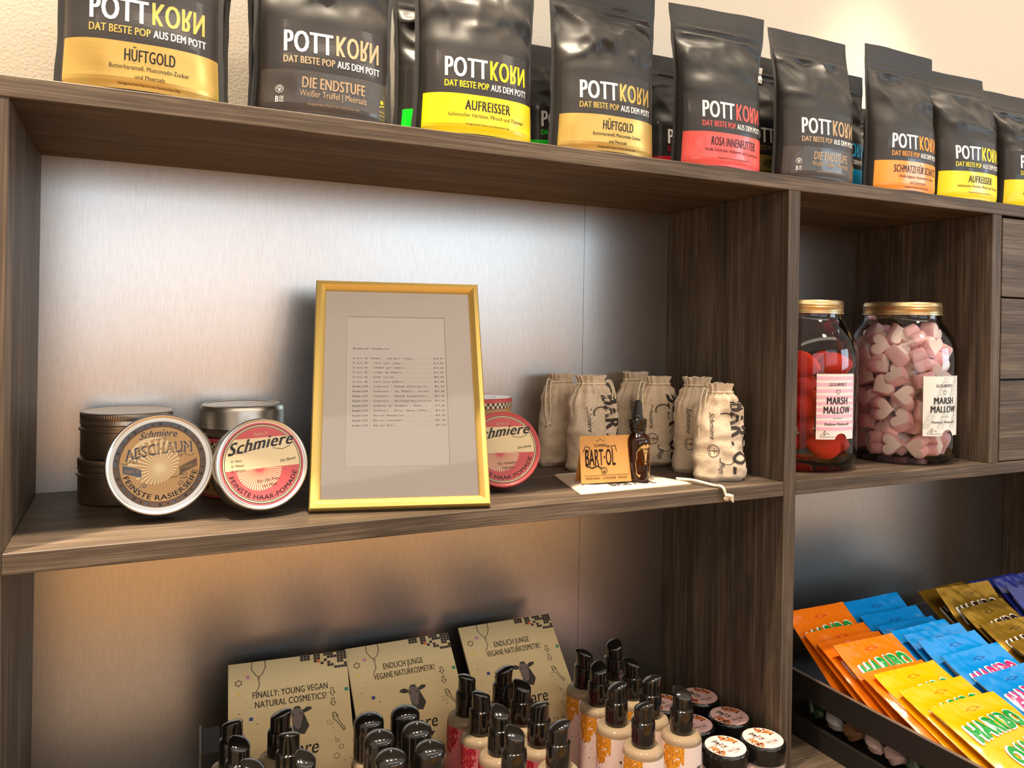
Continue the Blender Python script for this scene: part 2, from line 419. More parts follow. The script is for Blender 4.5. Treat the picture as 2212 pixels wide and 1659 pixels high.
class Pouch:
    """stand-up pouch: base in z=0, centred on x=0, front towards -y"""
    def __init__(s, seed, W=.150, Ht=.222, B=.034, crumple=1.0, bend=0.0, twist=0.0):
        s.sd = seed*13.7; s.W = W; s.H = Ht; s.B = B; s.cr = crumple; s.bend = bend; s.tw = twist
        s.a0 = W/2-.004
        phi = np.linspace(-PI/2, PI/2, 241); n = 2/2.35
        x = np.sign(np.sin(phi))*np.abs(np.sin(phi))**n; y = -np.abs(np.cos(phi))**n
        L = np.concatenate([[0], np.cumsum(np.hypot(np.diff(x)*s.a0, np.diff(y)*B))]); s.len = L[-1]
        s.tab = (L/L[-1]*2-1, x, y)
        s.hs = [(0, .88), (.06, .95), (.22, 1.0), (.45, .93), (.62, .70), (.80, .16), (.85, .05), (1.0, .03)]
    def pt(s, q, v, off=0, back=False):
        S, X, Y = s.tab
        ux = float(np.interp(q, S, X)); uy = float(np.interp(q, S, Y))
        b = s.B*interp(s.hs, v); a = s.a0*(1.0-.035*sm(.0, .3, v)*(1-sm(.5, .8, v))+.015*sm(.7, 1, v))
        if v < .04: a -= .0035*(1-v/.04)**2
        x = ux*a; y = uy*b*(-.8 if back else 1)
        zone = sm(.465, .60, v)*(1-sm(.78, .83, v))*s.cr; sd = s.sd+(50 if back else 0)
        d = 0
        if zone > 0:
            p = Vector((x*15+sd, v*3.6+sd*.3+x*6, 0))
            n1 = noise.noise(p); n2 = noise.noise(p*2.1+Vector((9, 4, 2)))
            d = zone*((abs(n1)**.75-.28)*.019+(abs(n2)**.8-.28)*.0065)
        d += .0012*noise.noise(Vector((x*30+sd, v*7, 3)))*sm(.0, .1, v)
        if .795 < v < .885:
            for c0 in (.82, .842, .862): d -= .0017*math.exp(-((v-c0)/.0045)**2)*(1-abs(q)**8)
        e = .0014*noise.noise(Vector((x*14+sd, v*3, 7)))*sm(.8, .9, v)
        edge = (1-abs(q)**6)
        y += (d*edge if not back else -d*edge)+e*3
        y += s.bend*sm(.6, 1.0, v)**1.3+s.tw*sm(.55, 1, v)*x
        z = v*s.H+(.0035*(1-q*q) if not back else 0)*(1-v)**6*(1-sm(.0, .25, v))
        if off:
            nx = ux*b/a; ny = uy; L = math.hypot(nx, ny) or 1
            x += nx/L*off; y += ny/L*off
        return (x, y, z)
    def mesh(s, parent, nu=44, nv=72):
        b = MB(); rows = []
        for j in range(nv+1):
            v = j/nv; ring = []
            qs = [-1+2*i/nu for i in range(nu+1)]
            f = [s.pt(q, v) for q in qs]; bk = [s.pt(q, v, back=True) for q in qs[1:-1:2]][::-1]
            wob = .0012*noise.noise(Vector((s.sd, v*9, 1)))
            l, r = f[0], f[-1]
            ring.append((l[0]-.005+wob, l[1]+.0004, l[2]-(.0 if v > .03 else 0))); ring += f
            ring.append((r[0]+.005+wob, r[1]+.0004, r[2])); ring += bk
            rows.append(ring)
        b.grid(rows, BLACKFOIL, closed=True); b.ngon(rows[-1], BLACKFOIL)
        # gusset
        g = rows[0]; cy = sum(p[1] for p in g)/len(g)
        inner = [(p[0]*.5, cy+(p[1]-cy)*.4, .010) for p in g]
        b.grid([inner, g], BLACKFOIL, closed=True); b.ngon(inner, BLACKFOIL)
        return b.build('pouch_body', parent, smooth=50)
    def label(s, parent, art, z0=.0006):
        b = MB()
        def mp(u, v, h):
            q = max(-1, min(1, 2*u/s.len)); vv = (z0+v)/s.H
            return s.pt(q, vv, .0006+h)
        art.emit(b, mp, .0003)
        return b.build('label', parent, smooth=0)

def popcorn(x, y, fl, lbl, seed, rz=0, Ht=.222, crumple=1.0, bend=0.0, twist=0.0, W=.150, B=.034, rx=0, sticker=False):
    t = thing('popcorn_pouch', lbl, 'popcorn bag', (x, y, H+T), (rx, 0, rz), 'popcorn pouches on the top board')
    p = Pouch(seed, W, Ht, B, crumple, bend, twist)
    p.mesh(t); p.label(t, label_art(fl))
    if sticker:
        a = Art(); a.rect(-.011, -.0125, .011, .0125, WHITE, 0, 8, 4); a.text('niu', .001, -.003, .0058, INK, 1, wd=.013, bold=.0)
        b = MB()
        def mp(u, v, h):
            c, s_ = math.cos(-.2), math.sin(-.2); u, v = u*c-v*s_, u*s_+v*c
            return p.pt(max(-1, min(1, 2*(u-.008)/p.len)), (v+.176)/p.H, .0012+h)
        a.emit(b, mp); b.build('sticker', t, smooth=0)
    return t
R_ = math.radians
YB = .042
popcorn(.106, YB, 'gold', 'black popcorn pouch with gold label at the left end of the top board', 1, R_(3), .226, .9)
popcorn(.283, YB+.004, 'dark', 'black popcorn pouch with all dark label and tan print, nearest the left end', 2, R_(0), .224, .9)
popcorn(.457, YB, 'yellow', 'black popcorn pouch with yellow label between a dark label and a gold label', 3, R_(0), .224, 1.1)
popcorn(.632, YB, 'gold', 'black popcorn pouch with gold label, standing between yellow and coral red labels', 4, R_(-1), .224, 1.25)
popcorn(.814, YB, 'coral', 'black popcorn pouch with coral red label', 5, R_(2), .222, .8, twist=-.12)
popcorn(.990, YB-.001, 'dark', 'black popcorn pouch with all dark label right of the coral red one', 6, R_(0), .222, 1.0, bend=.012)
popcorn(1.172, YB, 'orange', 'black popcorn pouch with orange label', 7, R_(1), .226, .7)
popcorn(1.325, YB+.003, 'yellow', 'black popcorn pouch with yellow label directly right of the orange one', 8, R_(-2), .219, 1.2, bend=.02)
popcorn(1.482, YB, 'yellow', 'black popcorn pouch with yellow label cut off by the right picture edge', 9, R_(0), .204, 1.3, bend=.02)
popcorn(.120, .138, 'gold', 'dark popcorn pouch standing behind the leftmost gold label pouch', 11, R_(-4), .215, 1.3)
popcorn(.290, .140, 'green', 'popcorn pouch with green corner peeking left of the first dark label pouch', 12, R_(0), .215, 1.1)
popcorn(.457, .119, 'green', 'green label popcorn pouch half hidden behind the left yellow label pouch', 14, R_(0), .205, 1.2)
popcorn(.655, .188, 'green', 'green label popcorn pouch in the gap between left yellow and middle gold labels', 15, R_(0), .195, 1.4, bend=.02)
popcorn(.868, .186, 'crimson', 'crimson label popcorn pouch half hidden behind the coral red label pouch', 16, R_(0), .205, 1.0)
popcorn(.955, .116, 'gold', 'gold label popcorn pouch with white sticker behind the coral red label pouch', 17, R_(0), .205, .5, sticker=True)
popcorn(1.108, .122, 'blue', 'blue label popcorn pouch between the right dark label and the orange label', 18, R_(0), .208, 1.0)
popcorn(1.275, .205, 'dark', 'small black popcorn pouch in the back left of the orange label pouch', 19, R_(0), .190, 1.4)
popcorn(1.50, .150, 'yellow', 'yellow label popcorn pouch in the back row at the right end', 20, R_(0), .200, 1.0)

# ================================================================== TINS
ALU = mat('satin_aluminium', (196, 188, 176), .34, metal=1)
ALUD = mat('dark_aluminium', (190, 174, 156), .36, metal=1)
ALUB = mat('bright_aluminium_rim', (222, 218, 210), .28, metal=1)
PCREAM = mat('cream_tin_print', (226, 203, 158), .32, coat=.5)
PRED = mat('faded_red_tin_print', (196, 78, 78), .32, coat=.5)
PTAN = mat('tan_tin_print', (186, 146, 92), .32, coat=.5)
PBROWN = mat('brown_tin_print', (98, 70, 48), .32, coat=.5)
PSLATE = mat('slate_blue_tin_print', (74, 84, 98), .32, coat=.5)
PINK_ = mat('black_brown_tin_print', (40, 30, 28), .35, coat=.4)
RT = .0485

def screw_tin(mb, z0, h, ribbed=True):
    r = RT
    mb.lathe([(r*.9, z0), (r-.0015, z0+.001), (r-.0005, z0+.003), (r-.0005, z0+h*.60), (r+.0012, z0+h*.62), (r+.0012, z0+h*.66), (r-.0008, z0+h*.68), (r-.0008, z0+h*.74)], ALUD, 72)
def ribbed_lid(mb, z0, z1):
    r = RT-.0004; n = 240; rows = []
    for z, amp, q in ((z0, 0, r), (z0+.0012, 0, r+.0006), (z0+(z1-z0)*.42, 0, r), (z0+(z1-z0)*.46, .00045, r), (z1-.002, .00045, r), (z1-.0007, 0, r-.0006), (z1, 0, r-.002), (z1-.0006, 0, r-.004), (z1-.0006, 0, .0005)):
        rows.append([((q+amp*(k % 2))*math.cos(2*PI*k/n), (q+amp*(k % 2))*math.sin(2*PI*k/n), z) for k in range(n)])
    mb.grid(rows, ALUD, closed=True)
def stacked_screw_tin(x, y, z, lbl):
    t = thing('screw_lid_tin', lbl, 'tin', (x, y, z), group='plain tins on the middle shelf')
    b = MB(); screw_tin(b, 0, .050); b.build('tin_body', t, smooth=30)
    b = MB(); ribbed_lid(b, .0372, .0508); b.build('lid', t, smooth=30)
    return t
stacked_screw_tin(.0945, .205, .0004, 'plain dark aluminium screw tin at the bottom of the left stack')
stacked_screw_tin(.0965, .204, .0515, 'plain dark aluminium screw tin with ribbed lid on top of the left stack')

def checker_band(mb, r, z0, z1, n, m0, m1, rows=2):
    k0 = mb.mi(m0); k1 = mb.mi(m1); o = len(mb.v)
    for i in range(rows+1):
        for k in range(n): a = 2*PI*k/n; mb.v.append((r*math.cos(a), r*math.sin(a), z0+(z1-z0)*i/rows))
    for i in range(rows):
        for k in range(n):
            mb.f.append([o+i*n+k, o+i*n+(k+1) % n, o+(i+1)*n+(k+1) % n, o+(i+1)*n+k]); mb.m.append(k0 if (i+k) % 2 else k1)
def printed_tin(x, y, z, lbl, rz=0, h=.036):
    t = thing('printed_tin', lbl, 'tin', (x, y, z), (0, 0, rz), 'printed pomade tins on the middle shelf')
    b = MB(); r = RT
    b.lathe([(r*.92, 0), (r-.001, .0008), (r-.001, .004)], PRED, 64)
    b.lathe([(r-.001, .004), (r-.001, h*.62)], PTAN, 64, caps=False)
    for k in range(26):      # worn print on the side
        a = 2*PI*k/26; s_ = .0016+.0014*((k*7) % 3)
        b.add([((r-.0008)*math.cos(a+q), (r-.0008)*math.sin(a+q), z_) for q, z_ in ((0, h*.2), (.10, h*.2+s_), (.12, h*.42), (.02, h*.5-s_))], [[0, 1, 2, 3]], PBROWN if k % 3 else PRED)
    b.build('tin_body', t, smooth=30)
    b = MB()
    b.lathe([(r-.001, h*.62), (r+.0006, h*.625), (r+.0006, h*.64)], PRED, 64, caps=False)
    checker_band(b, r+.0006, h*.64, h*.84, 84, PINK_, PCREAM)
    b.lathe([(r+.0006, h*.84), (r+.0006, h-.002), (r-.0004, h-.0006), (r-.002, h), (r-.004, h-.0007)], PRED, 64, caps=False)
    b.lathe([(r-.004, h-.0007), (.0004, h-.0007)], PCREAM, 64, caps=False)
    b.lathe([(r*.55, h-.0005), (r*.5, h-.0005)], PRED, 64, caps=False)
    b.build('lid', t, smooth=30)
    return t
printed_tin(.222, .200, .0004, 'red and tan printed tin under the upturned plain tin', .3, .038)
printed_tin(.224, .199, .0388, 'printed tin with checkered rim squeezed under the upturned plain tin', 1.1, .031)
t = thing('smooth_tin', 'smooth plain aluminium tin upturned on top of the second stack', 'tin', (.223, .200, .0703), group='plain tins on the middle shelf')
b = MB(); r = RT+.0005
b.lathe([(r-.002, 0), (r+.0004, .001), (r+.0004, .0035), (r-.001, .005), (r-.001, .0095)], ALUD, 72); b.build('lid', t, smooth=30)
b = MB()
b.lathe([(r, .0096), (r+.0004, .0105), (r, .0115), (r, .030), (r-.0006, .0335), (r-.0022, .0360), (r-.005, .0372), (r-.0065, .0368), (r-.007, .0362), (.0004, .0362)], ALU, 72); b.build('tin_body', t, smooth=30)
SX = .532
printed_tin(SX, .196, .0004, 'red printed tin at the bottom of the stack behind the gold picture frame', .5, .036)
printed_tin(SX+.001, .195, .0368, 'red printed tin in the middle of the stack behind the gold picture frame', 1.7, .036)
printed_tin(SX, .196, .0732, 'red checker rim tin on top of the stack behind the gold picture frame', 2.2, .036)

def sunburst(a, cx, cy, r, m, n=26, a0=PI, a1=2*PI, h=2):
    for k in range(n):
        t0 = a0+(a1-a0)*(k+.15)/n; t1 = a0+(a1-a0)*(k+.72)/n
        a.poly([(cx+.004*math.cos((t0+t1)/2), cy+.004*math.sin((t0+t1)/2)), (cx+r*math.cos(t0), cy+r*math.sin(t0)), (cx+r*math.cos(t1), cy+r*math.sin(t1))], m, h)
def chord(r, y0, y1, n=24):
    """disc band between heights y0 and y1"""
    a0 = math.asin(max(-1, min(1, y0/r))); a1 = math.asin(max(-1, min(1, y1/r)))
    R = [(r*math.cos(a0+(a1-a0)*k/n), r*math.sin(a0+(a1-a0)*k/n)) for k in range(n+1)]
    return R+[(-x, y) for x, y in R[::-1]]
def swirl(a, x, y, s, m, wd=.0006, flip=1, h=3):
    a.line([(x+flip*s*(1-t/16)*.5*math.cos(t*.55), y+s*.5*(1-t/16)*math.sin(t*.55)) for t in range(15)], wd, m, h)
    a.line([(x+flip*s*.5, y), (x+flip*s*1.0, y-s*.3), (x+flip*s*1.6, y-s*.1)], wd, m, h)
def face_pomade(red, sub):
    a = Art(); R = .0440
    a.disc(0, 0, R, red, 0, 72)
    a.disc(0, 0, R*.955, PINK_, 1, 72); a.disc(0, 0, R*.935, PCREAM, 2, 72)
    r = R*.90
    a.ring(0, 0, r*.992, r*1.01, PINK_, 3, 72)
    a.poly(chord(r*.985, r*.70, r*.984), red, 3)
    a.poly(chord(r*.985, -r*.984, -r*.12), red, 3)
    sunburst(a, -.004, -.004, r*.60, PCREAM, 30, PI*.98, PI*2.02, 4)
    a.text('Rumble 59', 0, r*.76, .0036, PCREAM, 4, wd=.015, shear=.3, bold=.01)
    a.text('Schmiere', 0, 0, .0135, PINK_, 5, wd=.070, bold=.035, fn=lambda x, y: (x+.35*y-.001, .0160+y+x*.11-2.2*x*x*.6))
    a.line([(-.034, .0135), (-.020, .0128), (-.010, .0155), (-.004, .0165)], .0006, PINK_, 5)
    a.line([(.012, .0155), (.022, .0135), (.031, .0165)], .0006, PINK_, 5)
    for i, q in enumerate(('Hart', 'Mittel', 'Weich')):
        a.text(q, -.029, .0040-.0052*i, .0026, PINK_, 5, 'L', shear=.3, bold=.004)
        a.ring(-.0315, .0052-.0052*i, .0009, .0013, PINK_, 5, 14)
    a.text(sub[0], .004, -.0190, .0032, PINK_, 6, shear=.35, wd=.024, bold=.008, rot=.08); a.text(sub[1], .005, -.0245, .0032, PINK_, 6, shear=.35, wd=.016, bold=.008, rot=.08)
    a.text(sub[2], .027, .0005, .0030, PINK_, 6, shear=.35, wd=.017, bold=.006, rot=.12)
    a.arc('FEINSTE HAAR-POMADE', 0, 0, r*.95, -PI/2, .0048, PINK_, 6, span=2.55, bold=.02, inward=True)
    return a
def face_soap():
    a = Art(); R = .0440
    a.disc(0, 0, R, PBROWN, 0, 72); a.disc(0, 0, R*.88, PINK_, 1, 72); a.disc(0, 0, R*.865, PTAN, 2, 72)
    a.ring(0, 0, R*.93, R*.99, PSLATE, 1, 40, PI*.25, PI*.98)
    for k in range(60):
        an = 2*PI*k/60+.03*(k % 3); a.disc(R*.935*math.cos(an), R*.935*math.sin(an), .0008+.0005*(k % 3), PSLATE if k % 2 else PINK_, 2, 6)
    a.disc(-.006, .004, .024, PCREAM, 3, 40)
    sunburst(a, -.001, -.004, .030, PTAN, 30, 0, 2*PI, 4)
    a.text('Schmiere', 0, 0, .0072, PSLATE, 5, wd=.036, bold=.016, fn=lambda x, y: (x+.35*y-.001, .0285+y-x*x*7))
    a.text('Rumble 59', 0, .0245, .0022, PSLATE, 5, wd=.012, shear=.3)
    a.text('ABSCHAUM', 0, 0, .0115, PSLATE, 6, wd=.064, bold=.03, fn=lambda x, y: (x, .0100+y+x*.06-x*x*2.5))
    a.text('ABSCHAUM', 0, 0, .0085, PTAN, 7, wd=.061, bold=-.004, fn=lambda x, y: (x, .0115+y+x*.06-x*x*2.5))
    swirl(a, -.024, .005, .008, PSLATE, flip=-1, h=5); swirl(a, .020, .008, .008, PBROWN, h=5); swirl(a, .018, -.022, .006, PBROWN, h=5); swirl(a, -.016, -.021, .006, PSLATE, flip=-1, h=5)
    for s_, tx, rr in ((-1, 'MADE IN', -.1), (1, 'GERMANY', .12)):
        cx = s_*.0265; cy = -.005
        a.poly([(cx-.0085, cy-.004-rr*.03), (cx+.0085, cy-.004+rr*.03), (cx+.0085, cy+.004+rr*.03), (cx-.0085, cy+.004-rr*.03)], PSLATE if s_ < 0 else PBROWN, 5)
        a.text(tx, cx, cy-.0016, .0034, PTAN, 6, wd=.014, bold=.012, rot=rr)
    a.text('SINCE', .021, -.0140, .0026, PINK_, 5, wd=.0085, bold=.006); a.text('1959', .021, -.0180, .0026, PINK_, 5, wd=.008, bold=.006)
    a.line([(.009, -.0150), (.016, -.0145)], .0006, PINK_, 5)
    for q in (-.006, -.002, .002): a.disc(q, .0105+q*.1, .0006, PSLATE, 5, 8)
    a.arc('FEINSTE RASIERSEIFE', 0, 0, R*.83, -PI/2, .0052, PINK_, 6, span=2.6, bold=.02, inward=True)
    return a
def leaning_tin(x, y, lbl, art, lean, yaw, th, rimm, R=RT, spin=0):
    t = thing('leaning_tin', lbl, 'tin', (x, y, .0002), (-lean, 0, yaw), 'printed pomade tins on the middle shelf')
    def mp(p):           # axis z -> -y ; standing on its edge; the face looks towards -y
        return (p[0], -p[2], p[1]+R)
    b = MB(); b.lathe([(R*.93, 0), (R-.0008, .0006), (R-.0006, .002), (R-.0006, th*.55)], ALUD if rimm is ALUB else PRED, 80)
    b.build('tin_body', t, smooth=30, fn=mp)
    b = MB(); L = th
    b.lathe([(R-.0012, th*.55), (R, th*.57), (R, L-.0028), (R-.0006, L-.0010), (R-.0018, L), (R-.0033, L-.0003), (R-.0042, L-.0010), (.0004, L-.0010)], rimm, 96)
    if rimm is not ALUB: checker_band(b, R+.0001, th*.64, th*.82, 90, PINK_, PCREAM)
    b.build('lid', t, smooth=30, fn=mp)
    b = MB(); c, s_ = math.cos(spin), math.sin(spin)
    art.emit(b, lambda u, v, h: mp((u*c-v*s_, u*s_+v*c, L-.0009+h)), .00007); b.build('lid_label', t, smooth=0)
    return t
leaning_tin(.1290, .094, 'shaving soap tin with brown and blue lid leaning on the plain tin stack', face_soap(), R_(15), R_(-2), .034, ALUB, R=.0520, spin=.06)
leaning_tin(.2255, .079, 'pomade tin with silver rim and red cream lid leaning left of the gold frame', face_pomade(PRED, ('Für die Frau', 'von Welt', 'Für Boom')), R_(15), R_(7), .034, ALUB, R=.0490, spin=.03)
leaning_tin(.5235, .093, 'pomade tin with all red rim leaning half behind the gold frame', face_pomade(PRED, ('Für richtigen', 'Gigolos', 'Extra Bombe')), R_(16), R_(-18), .030, PRED, R=.0475, spin=.03)

# ================================================================== PICTURE FRAME
GOLD = mat('brushed_gold_frame', (236, 200, 112), .40, metal=.6, spec=.6)
MATB = mat('mat_board', (230, 217, 206), .75)
PAPER = mat('price_list_paper', (238, 226, 216), .7)
GREYINK = mat('typewriter_ink', (52, 44, 40), .6)
fr = thing('picture_frame', 'gold picture frame with a typed price list leaning on the middle shelf', 'picture frame', (.2768, .0585, .0002), (-R_(25), 0, R_(-13.6)))
FW, FH, FB, FT = .2005, .2815, .0122, .012
b = MB()
# mitred moulding, swept round
prof = [(0, 0), (0, -FT*.72), (.0016, -FT), (.0062, -FT*1.05), (.0100, -FT*.82), (FB, -FT*.45), (FB, -FT*.2)]
cs = [(0, 0, 1, 1), (FW, 0, -1, 1), (FW, FH, -1, -1), (0, FH, 1, -1)]
rows = [[(cx+sx*d, y, cz+sz*d) for d, y in prof] for cx, cz, sx, sz in cs]; rows.append(rows[0])
b.grid(rows, GOLD); b.build('frame_moulding', fr, smooth=40)
b = MB(); b.box(.002, FW-.002, -.0030, -.0006, .002, FH-.002, mat('backing_board', (60, 48, 40), .8)); b.build('backing', fr, smooth=0)
# passe-partout with a window and the sheet behind it
wx0, wx1, wz0, wz1 = .0375, .1570, .048, .236
b = MB(); yb = -.0046; ya = -.0033
o = [(FB-.002, FB-.002), (FW-FB+.002, FB-.002), (FW-FB+.002, FH-FB+.002), (FB-.002, FH-FB+.002)]; i_ = [(wx0, wz0), (wx1, wz0), (wx1, wz1), (wx0, wz1)]
q = .0009; ii = [(wx0+q, wz0+q), (wx1-q, wz0+q), (wx1-q, wz1-q), (wx0+q, wz1-q)]
rows = [[(x, yb, z) for x, z in o], [(x, yb, z) for x, z in i_], [(x, ya, z) for x, z in ii]]
b.grid([rows[0], rows[1]], MATB, closed=True); b.grid([rows[1], rows[2]], mat('mat_bevel_edge', (232, 214, 190), .7), closed=True)
b.build('mat_board', fr, smooth=0)
L_ = ['U are ok shower - and hair jungs............€', 'U are ok - face care jungs..................€', 'U are ok - shower gel mädels................€', 'U are ok - clean up mädels..................€',
 'U are ok - body lotion......................€', 'U are ok - face care mädels.................€', 'Rumble59 - Schmiere - Pomade Glanz/weich....€', 'Rumble59 - Schmiere - für Mädels - mittel...€',
 'Rumble59 - Schmiere - Pomade knüppelhart....€', 'Rumble59 - Schmiere - Abschaum Rasierseife..€', 'Rumble59 - Schmier Ex Shampoo - 250ml.......€', 'Rumble59 - Schmiere - After Shave 1959er....€',
 'Rumble59 - Bartöl Mandarine.................€', 'Rumble59 - Bartöl Lavendel..................€', 'Rumble59 - Bartöl Holz......................€']
PR = ['8,99', '9,99', '8,49', '9,99', '10,99', '11,99', '13,00', '13,00', '13,00', '14,50', '9,50', '14,50', '14,50', '14,50', '14,50']
a = Art(); a.rect(wx0-.002, wz0-.002, wx1+.002, wz1+.002, PAPER, 0)
a.text('Kosmetik/ Cosmetics', .0455, .1925, .0024, INK, 1, 'L', mono=.62, wd=.043, bold=.022)
for k, (l_, p_) in enumerate(zip(L_, PR)):
    z = .1800-k*.0060
    a.text(l_, .0455, z, .0022, GREYINK, 1, 'L', mono=.62, wd=.0985, bold=.02)
    a.text(p_, .1535, z, .0021, GREYINK, 1, 'R', mono=.62, wd=.0021*len(p_), bold=.02)
b = MB(); a.emit(b, lambda u, v, h: (u, -.0031-h, v), .00006); b.build('price_list', fr, smooth=0)
b = MB(); b.add([(FB-.001, -.0062, FB-.001), (FW-FB+.001, -.0062, FB-.001), (FW-FB+.001, -.0062, FH-FB+.001), (FB-.001, -.0062, FH-FB+.001)], [[0, 1, 2, 3]], clear_film('picture_glass', (.98, .98, .98), .35)); b.build('glass_pane', fr, smooth=0)

# ================================================================== LINEN POUCHES
def linen_mat():
    m = mat('natural_linen', (205, 184, 156), .85, spec=.15, sheen=.2); n = m.node_tree.nodes; l = m.node_tree.links; bs = n['Principled BSDF']
    tc = n.new('ShaderNodeTexCoord'); hs = []
    for sc in ((2200, 2200, 160), (160, 160, 2200)):
        mp = n.new('ShaderNodeMapping'); mp.inputs['Scale'].default_value = sc; l.new(tc.outputs['Object'], mp.inputs['Vector'])
        nz = n.new('ShaderNodeTexNoise'); nz.inputs['Scale'].default_value = 1; nz.inputs['Detail'].default_value = 1; l.new(mp.outputs['Vector'], nz.inputs['Vector']); hs.append(nz.outputs['Fac'])
    ad = n.new('ShaderNodeMath'); l.new(hs[0], ad.inputs[0]); l.new(hs[1], ad.inputs[1])
    r = n.new('ShaderNodeValToRGB'); e = r.color_ramp.elements; e[0].position = .35; e[1].position = .65
    hf = n.new('ShaderNodeMath'); hf.operation = 'MULTIPLY'; hf.inputs[1].default_value = .5; l.new(ad.outputs[0], hf.inputs[0])
    e[0].color = (*lin((190, 168, 142)), 1); e[1].color = (*lin((228, 208, 182)), 1); l.new(hf.outputs[0], r.inputs[0]); l.new(r.outputs[0], bs.inputs['Base Color'])
    bp = n.new('ShaderNodeBump'); bp.inputs['Strength'].default_value = .5; bp.inputs['Distance'].default_value = .0005; l.new(ad.outputs[0], bp.inputs['Height']); l.new(bp.outputs['Normal'], bs.inputs['Normal'])
    return m
LINEN = linen_mat(); CORD = mat('cotton_cord', (232, 216, 188), .85, bump=(1500, .6, .0006)); LINK = mat('faded_black_fabric_print', (66, 60, 58), .9, spec=.1)

def bag_print():
    a = Art()       # u across, v up; lettering runs bottom to top
    a.text('BART', .006, .070, .029, LINK, 1, wd=.066, bold=.05, rot=-PI/2)
    a.text('ÖL', .006, .0195, .026, LINK, 1, wd=.030, bold=.05, rot=-PI/2)
    for k in range(13): a.line([(.0045, .030+k*.0058), (.036, .0305+k*.0058)], .0007, LINEN, 2)
    a.text('Schmiere', -.018, .070, .0075, LINK, 1, wd=.036, bold=.004, shear=.35, rot=-PI/2)
    a.ring(-.014, .036, .0075, .0083, LINK, 1, 30); a.line([(-.019, .036), (-.009, .036)], .0008, LINK); a.ring(-.0085, .036, .0009, .0015, LINK, 1, 12)
    a.line([(-.017, .031), (-.019, .034), (-.0195, .036), (-.019, .038), (-.017, .041)], .0008, LINK); a.line([(-.012, .033), (-.012, .039)], .0008, LINK)
    a.ring(.001, .078, .0075, .0090, LINK, 1, 20, .2, 3.6)
    a.ring(.001, .024, .0060, .0068, LINK, 1, 20, 2.6, 6.0)
    a.text('Pflege', -.006, .014, .0055, LINK, 1, wd=.016, shear=.35, rot=-PI/2)
    return a
BAGPRINT = bag_print()
